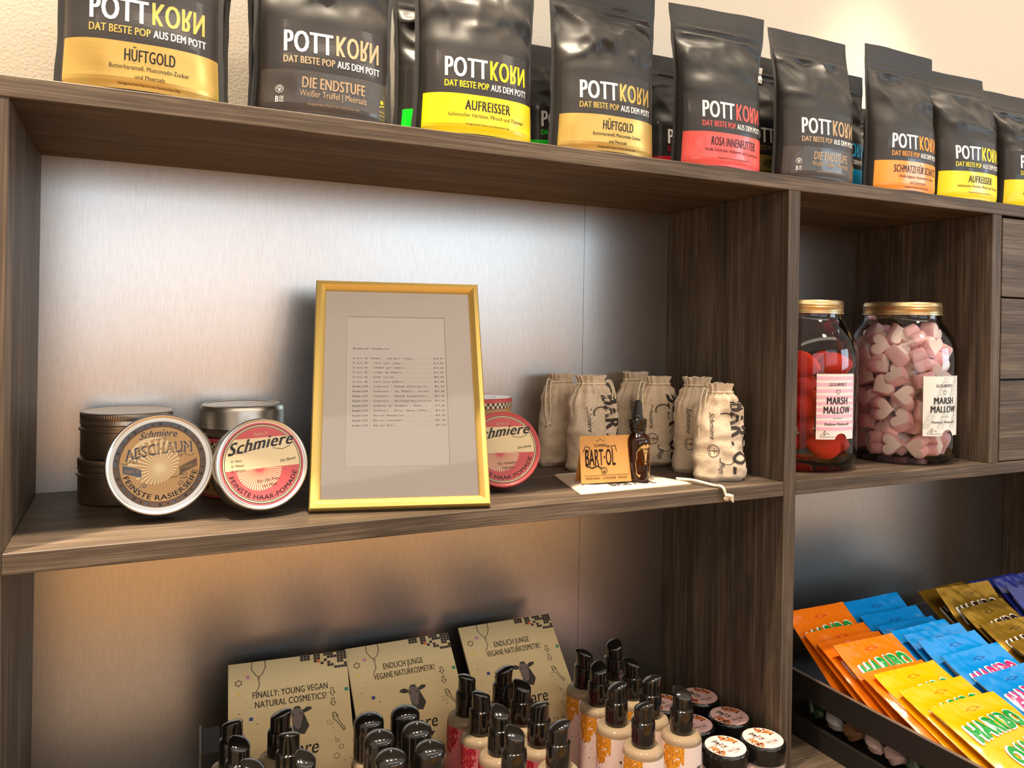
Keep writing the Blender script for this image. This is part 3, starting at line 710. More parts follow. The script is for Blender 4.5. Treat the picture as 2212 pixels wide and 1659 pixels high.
def linen_pouch(x, y, lbl, seed, rz, Ht=.132, W=.078, Dp=.040, lean=0, cord_side=-1, cord_len=.07, prt=True, fold=.5, knot=True):
    t = thing('drawstring_pouch', lbl, 'pouch', (x, y, .0002), (0, 0, rz), 'linen drawstring pouches on the middle shelf')
    sd = seed*7.3
    def pt(q, v, off=0):      # q angle, 0 = front (-y)
        a = W/2*interp([(0, .92), (.04, 1.0), (.15, .97), (.45, .95), (.7, .92), (.85, .68), (.915, .46), (.95, .48), (1, .56)], v)
        d = Dp/2*interp([(0, .75), (.05, 1.05), (.15, 1.1), (.45, .95), (.7, .75), (.85, .58), (.915, .40), (.95, .42), (1, .50)], v)
        n_ = 2/2.5
        sx = math.sin(q); cy = math.cos(q)
        x_ = a*math.copysign(abs(sx)**n_, sx); y_ = -d*math.copysign(abs(cy)**n_, cy)
        w_ = sm(.45, .9, v)
        pl = .0022*w_*math.sin(q*13+sd+noise.noise(Vector((q*2, v*3, sd)))*2.5)
        wr = .0045*noise.noise(Vector((x_*34+sd, y_*20, v*4.2)))+.0022*noise.noise(Vector((x_*80+sd, y_*60, v*11)))
        wr += .005*max(0, noise.noise(Vector((sd, x_*12, v*9)))) * (1-sm(.35, .5, v))*fold
        k = pl+wr*(1-.5*sm(.85, .95, v))+off
        L = math.hypot(x_/a**2, y_/d**2) or 1
        x_ += x_/a**2/L*k; y_ += y_/d**2/L*k
        z = v*Ht+.0015*noise.noise(Vector((q*3, sd, 5)))*sm(.9, 1, v)
        x_ += lean*v*v*Ht
        return (x_, y_, max(0, z))
    b = MB(); nq = 96; nv = 60
    rows = [[pt(2*PI*k/nq, j/nv) for k in range(nq)] for j in range(nv+1)]
    b.grid(rows, LINEN, closed=True, flip=False); b.ngon(rows[0][::-1], LINEN)
    top = rows[-1]; c = (sum(p[0] for p in top)/nq, sum(p[1] for p in top)/nq)
    inn = [(c[0]+(p[0]-c[0])*.55, c[1]+(p[1]-c[1])*.4, p[2]-.006) for p in top]
    b.grid([top, inn], LINEN, closed=True); b.ngon(inn, LINEN)
    b.build('linen_body', t, smooth=60)
    if prt:
        b = MB()
        BAGPRINT.emit(b, lambda u, v, h: pt(u/(W/2)*1.15, (v+.006)/Ht, .0006+h)); b.build('fabric_print', t, smooth=0)
    b = MB()
    neck = [Vector(pt(2*PI*k/40, .915, .0012)) for k in range(40)]; b.tube(neck+[neck[0]], .0011, CORD, 6, 1)
    s_ = cord_side; p0 = Vector(pt(PI/2*s_*.98, .915, .001))
    zb = p0.z-cord_len
    loop = [p0, p0+Vector((s_*.010, -.004, .004)), Vector((p0.x+s_*.016, p0.y-.006, p0.z-cord_len*.3)), Vector((p0.x+s_*.017, p0.y-.008, p0.z-cord_len*.7)), Vector((p0.x+s_*.013, p0.y-.009, zb))]
    lo2 = [p0, p0+Vector((s_*.006, -.007, .002)), Vector((p0.x+s_*.011, p0.y-.010, p0.z-cord_len*.35)), Vector((p0.x+s_*.010, p0.y-.011, p0.z-cord_len*.7)), Vector((p0.x+s_*.012, p0.y-.009, zb))]
    b.tube(loop, .0012, CORD, 7, 5); b.tube(lo2, .0012, CORD, 7, 5)
    if knot:
        e = Vector((p0.x+s_*.0125, p0.y-.009, zb))
        b.tube([e+Vector((-.002, 0, .003)), e+Vector((.003, -.002, .001)), e+Vector((.001, .002, -.003)), e+Vector((-.003, 0, -.001)), e+Vector((.001, -.002, .002))], .0022, CORD, 7, 4)
        for k in range(5): b.tube([e, e+Vector(((k-2)*.0009, (k % 2)*.001, -.005)), e+Vector(((k-2)*.0018, (k % 2)*.002, -.009))], .0008, CORD, 5, 2)
    b.build('drawstring', t, smooth=60)
    return t
linen_pouch(.688, .236, 'linen drawstring pouch with long hanging cord, farthest left in the back', 1, R_(14), .136, .082, .036, cord_side=-1, cord_len=.062, prt=False)
linen_pouch(.712, .178, 'linen drawstring pouch standing behind the kraft paper card', 2, R_(2), .137, .086, .046, cord_side=1, cord_len=.03, lean=-.06, knot=False)
linen_pouch(.826, .240, 'linen drawstring pouch at the back, second from the wooden divider in the rear row', 3, R_(8), .137, .080, .036, cord_side=1, cord_len=.03, knot=False)
linen_pouch(.825, .180, 'linen drawstring pouch directly behind the amber dropper bottle', 4, R_(-8), .134, .074, .038, cord_side=-1, cord_len=.05, knot=False)
linen_pouch(.846, .112, 'linen drawstring pouch behind the front right one beside the divider', 5, R_(-20), .137, .072, .044, cord_side=1, cord_len=.03, knot=False)
linen_pouch(.8360, .053, 'linen drawstring pouch with knotted cord at the shelf front by the divider', 6, R_(-14), .132, .074, .046, cord_side=-1, cord_len=.085)

# flat pouch lying under bottle and card
t = thing('flat_pouch', 'empty linen pouch lying flat under the dropper bottle', 'pouch', (0, 0, 0), group=None)
cr = [(.6005, .0265), (.7780, .0330), (.8150, .0800), (.7700, .1500), (.655, .158), (.632, .150)]
def flat(u, v):       # u along front edge, v to the back
    L0 = Vector((.6010, .0270, 0)); R0 = Vector((.7750, .0330, 0)); L1 = Vector((.6310, .150, 0)); R1 = Vector((.735, .152, 0))
    p = (L0*(1-u)+R0*u)*(1-v)+(L1*(1-u)+R1*u)*v
    return p
b = MB(); nu, nv = 60, 36; top = []; bot = []
for j in range(nv+1):
    rt = []; rb = []
    for i in range(nu+1):
        u, v = i/nu, j/nv; p = flat(u, v); ed = min(u, 1-u)*9
        ed = min(1, min(ed, min(v, 1-v)*6)); hgt = .0012+.0042*ed**.5+.0016*noise.noise(Vector((p.x*45, p.y*45, 1)))*ed
        rise = .012*sm(.55, 1, v)*sm(.55, 1.0, u)*ed
        rt.append((p.x, p.y, .0004+hgt+rise)); rb.append((p.x, p.y, .0003))
    top.append(rt); bot.append(rb)
b.grid(top, LINEN); b.grid(bot, LINEN, flip=True)
edge = lambda g: g[0]+[r[-1] for r in g[1:-1]]+g[-1][::-1]+[r[0] for r in g[1:-1]][::-1]
b.grid([edge(bot), edge(top)], LINEN, closed=True)
b.build('linen_body', t, smooth=60)
def flat_z(x, y):
    best = min(((p[0]-x)**2+(p[1]-y)**2, p[2]) for r in top for p in r); return best[1]
b = MB(); e0 = Vector((.772, .034, .0045))
for dx in (0, .0035):
    b.tube([e0+Vector((-.010+dx, .012+dx*2, .001)), e0+Vector((.004+dx, .002, .001)), e0+Vector((.013+dx, -.012, -.0008)), e0+Vector((.0185+dx*.8, -.0260, -.0020)), e0+Vector((.0225+dx*.6, -.0345, -.0014)), e0+Vector((.0255+dx*.5, -.0378, -.0045)), e0+Vector((.029+dx*.3, -.0390, -.0135))], .0014, CORD, 7, 5)
k0 = e0+Vector((.0315, -.039, -.0155))
b.tube([k0+Vector((-.003, 0, .002)), k0+Vector((.002, -.003, .002)), k0+Vector((.003, .002, -.002)), k0+Vector((-.002, .001, -.003)), k0+Vector((0, -.002, .002))], .0026, CORD, 7, 4)
for k in range(9): b.tube([k0, k0+Vector((.004, -.001, (k % 3-1)*.0015)), k0+Vector((.009, -.001-(k % 2)*.001, -.003+(k-4)*.0012))], .0009, CORD, 5, 2)
b.build('drawstring', t, smooth=60)
a = Art(); a.text('BART ÖL', .690, .040, .018, LINK, 1, wd=.07, bold=.03)
b = MB(); a.emit(b, lambda u, v, h: (u, v, flat_z(u, v)+.0006)); b.build('fabric_print', t, smooth=0)

# kraft card
KRAFT = mat('kraft_card', (196, 142, 76), .7, bump=(700, .15, .0004)); KINK = mat('kraft_card_ink', (50, 32, 20), .7)
zc = .0075
t = thing('kraft_card', 'folded kraft paper card with black beard oil lettering beside the dropper bottle', 'card', (.6190, .0560, zc), (-R_(8), 0, R_(-6)))
b = MB(); cw, ch = .072, .060
b.box(0, cw, -.0004, .0, 0, ch, KRAFT)
a = Art()
a.text('BART·ÖL', .028, .022, .021, KINK, 1, wd=.044, bold=.004); a.text('BART·ÖL', .0282, .0222, .021, KINK, 1, wd=.043, bold=.02)
a.text('SCHMIERE', .029, .0458, .0036, KINK, 1, wd=.018, bold=.01)
a.text('MANDARIN · LAVENDER · WOOD', .036, .0045, .0030, KINK, 1, wd=.060, bold=.004); a.line([(.005, .0095), (.067, .0095)], .0005, KINK)
for k, dy in enumerate((.0, .0018, .0)): a.disc(.025+.004*k, .0535+dy, .0009, KINK, 1, 8)
a.ring(.033, .0155, .0036, .0044, KINK, 1, 22); a.line([(.033, .0128), (.033, .019)], .0007, KINK); a.line([(.0308, .0150), (.033, .0128), (.0352, .0150)], .0007, KINK)
a.line([(.008, .022), (.016, .0190), (.024, .0215), (.029, .0185)], .0018, KINK); a.line([(.004, .040), (.008, .047), (.014, .045), (.012, .040)], .0009, KINK); a.line([(.052, .040), (.050, .047), (.044, .046), (.046, .041)], .0009, KINK)
a.emit(b, lambda u, v, h: (u, -.0006-h, v)); b.build('card_front', t, smooth=0)
b = MB(); b.add([(.004, 0, ch-.001), (cw, 0, ch-.001), (cw, .030, -.002), (.004, .030, -.002), (.004, .0, ch), (.010, .012, ch+.010), (.011, .014, ch)], [[0, 1, 2, 3], [4, 5, 6]], KRAFT); b.build('card_back', t, smooth=0)

# dropper bottle
AMBER = mat('amber_glass', (92, 44, 12), .03, trans=.92, ior=1.45, spec=.6)
RUBBER = mat('black_rubber', (34, 32, 31), .55)
bx, by = .7045, .0570
t = thing('dropper_bottle', 'amber glass beard oil bottle with black rubber dropper top', 'bottle', (bx, by, .0066))
b = MB(); r = .0166
b.lathe([(r-.003, 0), (r-.001, .0008), (r, .0026), (r, .052), (r-.001, .0565), (r-.0045, .0605), (.0098, .0622), (.0092, .0640), (.0092, .0680)], AMBER, 48); b.build('bottle_body', t, smooth=40)
b = MB(); n = 60; rows = []
for q, z, am in ((.0100, .0645, 0), (.0112, .0652, 0), (.0112, .0675, 0), (.0098, .0682, 0), (.0098, .0690, 0), (.0116, .0694, 0), (.0116, .0700, .0004), (.0114, .0806, .0004), (.0108, .0815, 0), (.0072, .0818, 0)):
    rows.append([((q+am*(k % 2))*math.cos(2*PI*k/n), (q+am*(k % 2))*math.sin(2*PI*k/n), z) for k in range(n)])
b.grid(rows, PLASTICBLACK, closed=True); b.ngon(rows[-1], PLASTICBLACK); b.build('screw_cap', t, smooth=30)
b = MB(); b.lathe([(.0070, .0818), (.0070, .0850), (.0060, .0860), (.0056, .0950), (.0050, .1010), (.0036, .1045), (.0004, .1058)], RUBBER, 32); b.build('dropper_bulb', t, smooth=40)
b = MB(); LB = mat('amber_bottle_label', (206, 160, 92), .45); a = Art()
out = [(-.013, .006), (-.009, .002), (.009, .002), (.013, .007), (.0125, .020), (.0145, .024), (.014, .031), (.0105, .036), (.010, .042), (.004, .0455), (-.004, .0450), (-.010, .041), (-.0135, .034), (-.0130, .028), (-.0145, .021)]
a.raw([(0, .023)]+out, [[0, k+1, (k+1) % len(out)+1] for k in range(len(out))], LB, 0)
a.line(out, .0009, KINK, 1, True); a.text('SCHMIERE', 0, .0368, .0042, KINK, 2, wd=.019, bold=.02); a.text('BART', 0, .010, .0085, KINK, 2, wd=.021, bold=.02); a.text('ÖL', 0, .0035, .005, KINK, 2, wd=.009, bold=.02)
a.ring(0, .028, .0055, .0064, KINK, 2, 24); a.line([(-.004, .024), (.004, .032)], .0011, KINK, 2); a.line([(-.004, .032), (.004, .024)], .0011, KINK, 2)
a.emit(b, lambda u, v, h: ((r+.0004+h)*math.sin(u/r+.12), -(r+.0004+h)*math.cos(u/r+.12), v+.004)); b.build('bottle_label', t, smooth=0)

# ================================================================== MARSHMALLOW JARS
LIDG = mat('pale_gold_lid', (214, 186, 138), .3, metal=.9)
MPINK = mat('pink_marshmallow', (246, 200, 204), .75, spec=.2, sss=.15); MWHITE = mat('cream_marshmallow', (250, 234, 226), .75, spec=.2, sss=.15)
MRED = mat('red_sugared_marshmallow', (226, 48, 30), .6, spec=.4, bump=(900, .8, .001)); MLEAF = mat('pale_marshmallow_tip', (226, 222, 206), .7)
def jar(x, y, lbl, R, Hb):
    t = thing('candy_jar', lbl, 'jar', (x, y, .0002))
    b = MB()
    b.lathe([(.0005, .004), (R*.55, .0035), (R*.72, .0005), (R*.84, .0010), (R*.94, .007), (R*.99, .016), (R, .030), (R, Hb*.66), (R*.985, Hb*.71), (R*.94, Hb*.765), (R*.86, Hb*.815), (R*.765, Hb*.855), (R*.71, Hb*.885), (R*.70, Hb*.90), (R*.70, Hb*.925)], PET, 72, caps=False)
    b.build('jar_body', t, smooth=50)
    b = MB(); q = R*.715; z = Hb*.918; hh = Hb*.082
    b.lathe([(q-.001, z), (q+.0012, z+.0006), (q+.0012, z+.0022), (q, z+.0035), (q, z+hh*.38), (q+.0009, z+hh*.46), (q, z+hh*.54), (q+.0009, z+hh*.64), (q, z+hh*.72), (q, z+hh*.84), (q-.0012, z+hh*.97), (q-.003, z+hh), (q-.006, z+hh-.0006), (.0005, z+hh-.0006)], LIDG, 72); b.build('lid', t, smooth=30)
    return t
def jar_label(t, R, ang, z0, w_, h_, base, stripe, diag):
    b = MB(); a = Art(); nz = 22
    zig = []
    vs = []; fs = []; nx = 44
    for i in range(nx+1):
        u = -w_/2+w_*i/nx; bot = 0
        d = u-w_*.10
        if abs(d) < w_*.16: bot = math.sqrt(max(0, (w_*.16)**2-d*d))*.8
        vs += [(u, bot), (u, h_*.5), (u, h_+(.0022 if i % 2 else 0))]
    for i in range(nx):
        for k in range(2): fs.append([3*i+k, 3*i+3+k, 3*i+4+k, 3*i+1+k])
    a.raw(vs, fs, base, 0)
    if diag:
        for k in range(5):
            x0 = -w_*.62+k*w_*.34; pts = []
            for s_ in range(13):
                v = h_*.13+h_*.86*s_/12; pts.append((x0+v*.5, v))
            for (xa, ya_), (xb, yb_) in zip(pts[:-1], pts[1:]):
                f = lambda q: max(-w_/2, min(w_/2, q))
                P = [(f(xa), ya_), (f(xa+w_*.16), ya_), (f(xb+w_*.16), yb_), (f(xb), yb_)]
                if abs(P[0][0]-P[1][0]) > 1e-5 or abs(P[2][0]-P[3][0]) > 1e-5: a.poly(P, stripe, 1)
    else:
        for k in range(9):
            v0 = h_*(.14+.098*k)
            if v0+h_*.05 < h_: a.rect(-w_/2, v0, w_/2, v0+h_*.05, stripe, 1, 30)
    a.text('GOURMET', 0, h_*.825, h_*.052, INK, 2, wd=w_*.46, bold=.012)
    pts = []
    for k in range(28):
        tt = 2*PI*k/28; pts.append((h_*.0026*16*math.sin(tt)**3, h_*.735+h_*.0026*(13*math.cos(tt)-5*math.cos(2*tt)-2*math.cos(3*tt)-math.cos(4*tt))))
    a.line(pts, .0005, INK, 2, True)
    a.text('MARSH', 0, h_*.545, h_*.112, INK, 2, wd=w_*.56, bold=.035); a.text('MALLOW', 0, h_*.400, h_*.112, INK, 2, wd=w_*.70, bold=.035)
    a.line([(-w_*.12, h_*.325), (w_*.12, h_*.325)], .0005, INK, 2)
    a.text('Mellow Mellow®', 0, h_*.215, h_*.042, INK, 2, wd=w_*.64, bold=.010)
    a.line([(-w_*.40, h_*.055), (-w_*.30, h_*.135), (-w_*.33, h_*.06), (-w_*.26, h_*.10), (-w_*.20, h_*.075)], .0006, INK, 2)
    a.text('INTERNATIONAL', -w_*.24, h_*.030, h_*.018, INK, 2, wd=w_*.34)
    def mp(u, v, h):
        q = R+.0006+h; aa = ang+u/R
        return (q*math.sin(aa), -q*math.cos(aa), z0+v)
    a.emit(b, mp, .0003); b.build('jar_label', t, smooth=0)

def pack(R, z0, z1, rad, n, seed, it=500):
    rng = np.random.default_rng(seed)
    an = rng.uniform(0, 2*PI, n); rr = (R-rad)*np.sqrt(rng.uniform(0, 1, n))
    P = np.stack([rr*np.cos(an), rr*np.sin(an), rng.uniform(z0+rad, z1*1.25, n)], 1)
    def wall(P):
        d = np.hypot(P[:, 0], P[:, 1]); lim = R-rad
        k = d > lim; P[k, 0] *= lim/d[k]; P[k, 1] *= lim/d[k]
        P[:, 2] = np.maximum(P[:, 2], z0+rad)
    for i in range(it):
        P[:, 2] -= .0007*(1-i/it)
        for _ in range(3):
            D_ = P[:, None]-P[None]; L = np.sqrt((D_**2).sum(-1))+np.eye(n)*9
            ov = np.maximum(0, 2*rad-L)
            P += .5*(D_/L[..., None]*ov[..., None]).sum(1)*.8
            wall(P)
    return P
def heart_mesh():
    b = MB(); N = 30; out = []
    for k in range(N):
        tt = 2*PI*k/N; out.append((16*math.sin(tt)**3/17, (13*math.cos(tt)-5*math.cos(2*tt)-2*math.cos(3*tt)-math.cos(4*tt)+2.5)/17))
    out = out[::-1]
    S = .0185; T_ = .0105
    rows = []
    for k, z in ((.62, -1.0), (.86, -.98), (.97, -.82), (1, -.5), (1.01, 0), (1, .5), (.97, .82), (.86, .98), (.62, 1.0)):
        rows.append([(x*S*k, y*S*k, z*T_) for x, y in out])
    b.grid(rows[1:-1], MPINK, closed=True)
    b.grid([rows[0], rows[1]], MWHITE, closed=True); b.grid([rows[-2], rows[-1]], MWHITE, closed=True)
    b.ngon(rows[0][::-1], MWHITE); b.ngon(rows[-1], MWHITE)
    b.fixn = True
    return b
J1 = (1.2480, .0900); R1 = .0825; H1 = .2560
j1 = jar(*J1, 'clear jar full of pink heart marshmallows with gold lid', R1, H1)
jar_label(j1, R1, -.06, .047, .075, .092, mat('grey_white_jar_label', (228, 224, 218), .5), mat('pale_grey_stripe', (198, 200, 196), .5), True)
J0 = (1.0390, .1000); R0 = .0805
j0 = jar(*J0, 'clear jar of red marshmallows half hidden by the wooden divider', R0, .2540)
jar_label(j0, R0, -.14, .050, .066, .094, mat('cream_jar_label', (244, 226, 222), .5), mat('rose_stripe', (232, 178, 198), .5), False)
rng = random.Random(5)
src = None
PK = pack(R1-.0064, .0120, .22, .0172, 152, 3)
PK = PK[np.argsort(PK[:, 2])]
for i, p in enumerate(PK):
    if p[2] > .213: continue
    rr = math.hypot(p[0], p[1])
    if p[2] < .032 and rr > R1-.0265: p[0] *= (R1-.0265)/rr; p[1] *= (R1-.0265)/rr
    if p[2] > .165:
        lim = interp([(.16, R1-.024), (.19, R1*.88-.024), (.215, R1*.74-.025), (.24, R1*.62-.024)], p[2])
        if rr > lim: p[0] *= lim/rr; p[1] *= lim/rr
    if src is None:
        o = heart_mesh().build('heart_marshmallow', smooth=50); src = o
        tag(o, 'pink heart shaped marshmallow inside the full glass jar', 'marshmallow', 'pink heart marshmallows in the jar')
    else:
        o = src.copy(); COL.objects.link(o)
    o.location = (J1[0]+p[0], J1[1]+p[1], p[2])
    o.rotation_euler = (rng.uniform(0, 2*PI), rng.uniform(0, 2*PI), rng.uniform(0, 2*PI)); o.scale = (1.08, 1.08, 1.08)
# red strawberries
def berry_mesh():
    b = MB(); rows = []; n = 28
    for j in range(17):
        v = j/16; r = .0225*math.sin(PI*v)**.62*(1.0-.35*v**1.6)
        rows.append([(r*math.cos(2*PI*k/n)*(1+.05*noise.noise(Vector((k*.7, j*.4, 2)))), r*math.sin(2*PI*k/n), (v-.5)*.056) for k in range(n)])
    b.grid(rows, MRED, closed=True); return b
src = None
PK = pack(R0-.004, .008, .150, .0284, 21, 11)
for i, p in enumerate(PK[np.argsort(PK[:, 2])]):
    if p[2] > .175: continue
    if src is None:
        o = berry_mesh().build('red_marshmallow', smooth=60); src = o
        tag(o, 'red sugared strawberry shaped marshmallow inside the half hidden jar', 'marshmallow', 'red marshmallows in the left jar')
        b = MB()
        for k in range(5):
            a_ = 2*PI*k/5; c, s_ = math.cos(a_), math.sin(a_)
            b.add([(0, 0, -.0285), (.005*c-.004*s_, .005*s_+.004*c, -.0280), (.010*c, .010*s_, -.0268), (.005*c+.004*s_, .005*s_-.004*c, -.0280)], [[0, 1, 2, 3]], MLEAF)
        b.build('pale_tip', o, smooth=40)
    else: o = dup(src)
    o.location = (J0[0]+p[0], J0[1]+p[1], p[2]); o.rotation_euler = (rng.uniform(0, 6.28), rng.uniform(0, 6.28), rng.uniform(0, 6.28))

# ================================================================== COSMETICS
CARDY = mat('cream_display_card', (218, 192, 142), .6, coat=.15); CARDK = mat('card_print_charcoal', (52, 44, 40), .6); CARDG = mat('card_print_grey', (112, 98, 94), .6)
SQ = {'pink': mat('pink_square_print', (196, 128, 156), .6), 'yellow': mat('mustard_square_print', (222, 186, 92), .6), 'blue': mat('navy_square_print', (50, 62, 128), .6), 'green': mat('teal_square_print', (40, 128, 104), .6), 'orange': mat('orange_square_print', (214, 112, 44), .6)}
def sheep(a, x, y, s, dark, grey, h=1):
    P = lambda L: [(x+u*s, y+v*s) for u, v in L]
    a.poly(P([(-.28, .42), (.30, .42), (.62, -.55), (.35, -1.0), (-.20, -.85), (-.28, -.2)]), dark, h)
    a.poly(P([(-.30, .40), (-.52, .52), (-.80, .46), (-.82, .32), (-.55, .20), (-.34, .22)]), dark, h); a.poly(P([(.30, .40), (.55, .56), (.80, .52), (.78, .38), (.52, .26), (.32, .22)]), dark, h)
    a.poly(P([(-.34, .30), (-.10, .62), (.14, .62), (.34, .30), (.24, -.20), (.16, -.55), (.02, -.68), (-.14, -.55), (-.26, -.20)]), grey, h+1)
    a.poly(P([(-.22, .50), (-.10, .66), (.14, .66), (.24, .50), (.0, .56)]), dark, h+2)
    for q in (-.20, .20): a.disc(x+q*s, y+.20*s, .075*s, dark, h+2, 10, .045*s)
def card_art(lines):
    w_, h_ = .146, .185; a = Art()
    a.rect(0, 0, w_, h_, CARDY, 0)
    rr = random.Random(4); cs = .0042
    for i in range(14):            # pixel corner
        for j in range(9):
            far = (13-i)*.55+j*1.25
            if far < 8.5 and rr.random() < .80-.045*far+(.2 if (i+j) % 2 else -.15):
                a.rect(w_-(14-i)*cs+.0002, h_-(j+1)*cs*.92, w_-(13-i)*cs-.0002, h_-j*cs*.92-.0003, CARDK, 1)
    a.rect(w_-9*cs, h_-3*cs, w_-8*cs, h_-2*cs, SQ['orange'], 2)
    bx_, byy = .036, h_-.012
    a.line([(bx_-.008, h_), (bx_-.0085, byy+.002), (bx_-.004, byy-.006), (bx_, byy-.0098), (bx_+.005, byy-.005), (bx_+.0085, byy+.003), (bx_+.008, h_)], .0009, CARDK)
    a.ring(bx_, byy-.0115, .0010, .0017, CARDK, 1, 10); a.line([(bx_, byy-.013), (bx_+.0008, byy-.022), (bx_-.004, byy-.031)], .0009, CARDK)
    st = [( .012+(.0046 if k % 2 == 0 else .0028)*math.sin(k*PI/6), h_-.027+(.0046 if k % 2 == 0 else .0028)*math.cos(k*PI/6)) for k in range(12)]; a.line(st, .0008, CARDK, 1, True)
    for (x_, z_, c_) in ((.021, -.018, 'pink'), (.009, -.040, 'yellow'), (.140, -.052, 'green'), (.024, -.074, 'blue')): a.rect(x_, h_+z_-.0045, x_+.0045, h_+z_, SQ[c_], 1)
    for k in range(22): a.disc(rr.uniform(.012, .040), h_-rr.uniform(.03, .16), rr.uniform(.0003, .0008), CARDK, 1, 7)
    for k in range(14): a.disc(rr.uniform(.118, .146), h_-rr.uniform(.10, .17), rr.uniform(.0003, .0008), CARDK, 1, 7)
    for k, z_ in enumerate((-.054, -.068)):
        x_ = .1245; z_ += h_
        a.line([(x_-.0015, z_+.004), (x_-.0015, z_-.002), (x_-.0035, z_-.002), (x_, z_-.0065), (x_+.0035, z_-.002), (x_+.0015, z_-.002), (x_+.0015, z_+.004)], .0008, CARDK, 1, True)
    a.line([(.1225, h_-.084), (.1255, h_-.083), (.1285, h_-.087), (.129, h_-.093), (.1365, h_-.107), (.1345, h_-.108), (.127, h_-.095), (.1235, h_-.092)], .0009, CARDK, 1, True); a.ring(.1258, h_-.088, .0018, .0024, CARDK, 1, 14)
    for k in range(9): a.disc(.116+.003*(k % 3), h_-.093-.0028*(k//3), .0006, CARDK, 1, 6)
    for (x_, z_, q) in ((.126, -.120, .0022), (.130, -.128, .0028), (.124, -.139, .0036)):
        a.line([(x_+q*math.cos(k*1.05+.3), h_+z_+q*math.sin(k*1.05+.3)) for k in range(6)], .0006, CARDK, 1, True)
    for l_, z_, wd in lines: a.text(l_, .074, h_+z_, .0086, CARDK, 1, wd=wd, bold=.02)
    sheep(a, .080, h_-.083, .0225, CARDK, CARDG)
    a.text('U are', .080, h_-.131, .018, CARDK, 1, wd=.046, bold=.008, shear=.2); a.text('OK', .080, h_-.157, .021, CARDK, 1, wd=.034, bold=.02, shear=.1)
    a.text('Für dich', .112, h_-.160, .0042, CARDK, 1, wd=.022); a.text('zum Testen.', .112, h_-.168, .0042, CARDK, 1, wd=.028)
    return a
def display_card(x, y, rz, lean, lbl, lines, L, zl=.0512, bw=.104):
    t = thing('display_card', lbl, 'display card', (x, y, ZC+.0003), (0, 0, rz), 'cream display cards behind the cosmetics')
    k = L/.185; cl, sl = math.cos(lean), math.sin(lean)
    tilt = lambda p: (p[0], p[1]*cl+p[2]*k*sl, -p[1]*sl+p[2]*k*cl+zl+.003)
    b = MB(); b.box(0, .146, 0, .004, 0, .185, mat('card_edge', (150, 132, 100), .7)); b.build('card_board', t, smooth=0, fn=tilt)
    b = MB(); card_art(lines).emit(b, lambda u, v, h: tilt((u, -.0002-h, v))); b.build('printed_front', t, smooth=0)
    b = MB(); b.box(.003, .003+bw, .000, .135, 0, zl-.0015, MATTEBLACK)
    b.box(.030, .075, .125, .135, zl-.0015, zl+.112, MATTEBLACK); b.build('black_stand', t, smooth=0)
    return t
EN = [('FINALLY: YOUNG VEGAN', -.050, .092), ('NATURAL COSMETICS!', -.063, .087)]
DE = [('ENDLICH JUNGE', -.039, .056), ('VEGANE NATURKOSMETIK!', -.052, .085)]
display_card(.2050, .1180, R_(-5), R_(43), 'cream display card reading finally young vegan natural cosmetics', EN, .166, bw=.130)
display_card(.3620, .1120, R_(0), R_(45), 'cream display card in the middle, behind the domed caps', DE, .167, bw=.130)
display_card(.5260, .1150, R_(0), R_(45), 'cream display card at the right, behind the red label bottles', DE, .170, bw=.092)
t = thing('display_box', 'black display box at the far left behind the pump bottles', 'box', (.176, .118, ZC+.0003), (0, 0, R_(-4)))
b = MB(); b.box(0, .020, 0, .060, 0, .128, MATTEBLACK); b.build('box_body', t, smooth=0)
b = MB(); b.box(-.002, .0, -.002, .060, 0, .132, mat('clear_acrylic_edge', (150, 140, 125), .1, trans=.7)); b.build('acrylic_side', t, smooth=0)

BODY = mat('clear_bottle_plastic', (232, 204, 168), .06, trans=.72, ior=1.36)
LPINK = mat('pale_pink_bottle_label', (238, 216, 206), .5, coat=.2); LROSE = mat('rose_bottle_label', (214, 122, 132), .5, coat=.2)
HONEY = mat('honey_orange_print', (226, 150, 36), .5); CERISE = mat('cerise_print', (176, 30, 58), .5)
def bottle_art(kind, R):
    a = Art(); base, px = {'honey': (LPINK, HONEY), 'berry': (LROSE, CERISE), 'plain': (LPINK, CARDG)}[kind]
    hh = .092; cir = 2*PI*R
    a.rect(-cir/2, 0, cir/2, hh, base, 0, 64, 1)
    rr = random.Random(8); cs = .0026
    for x0 in (-.026-.0133, -.026-.0133+cir*.5):
        for i in range(11):
            dep = 15-abs(i-4)*1.6+rr.uniform(-2, 2)
            for j in range(15):
                if j < dep and rr.random() < .93:
                    xx, yy = x0+i*cs*.93, hh-(j+1)*cs*.93; a.rect(xx, yy, xx+cs, yy+cs, px, 1)
                    if rr.random() < .62: a.disc(xx+cs*.5, yy+cs*.5, cs*.22, CARDK if kind != 'berry' else (CARDK if rr.random() < .5 else HONEY), 2, 6)
        for k in range(26): a.disc(x0+rr.uniform(-.004, .034), hh-rr.uniform(.028, .052), rr.uniform(.0003, .0006), CARDK, 1, 6)
        for k in range(9):
            xx, yy, q = x0-.004+rr.uniform(-.004, .004), hh-.036-k*.006, rr.uniform(.0010, .0022)
            a.line([(xx+q*math.cos(s_*1.1), yy+q*math.sin(s_*1.3)) for s_ in range(5)], .0005, CARDK, 1)
    for cxx in (.0065, .0065-cir*.5):
        sheep(a, cxx, hh-.030, .0105, CARDK, CARDG, 2)
        a.text('U are', cxx-.003, hh-.052, .0085, CARDK, 2, wd=.021, bold=.012, shear=.2); a.text('OK', cxx-.001, hh-.064, .0090, CARDK, 2, wd=.014, bold=.024, shear=.1)
        a.text('SHOWER GEL', cxx, hh-.076, .0026, CARDK, 2, wd=.018); a.line([(cxx-.009, hh-.070), (cxx+.009, hh-.070)], .0003, CARDK, 2)
    return a
RBT = .0232; ZS = .131          # bottle radius, shoulder height
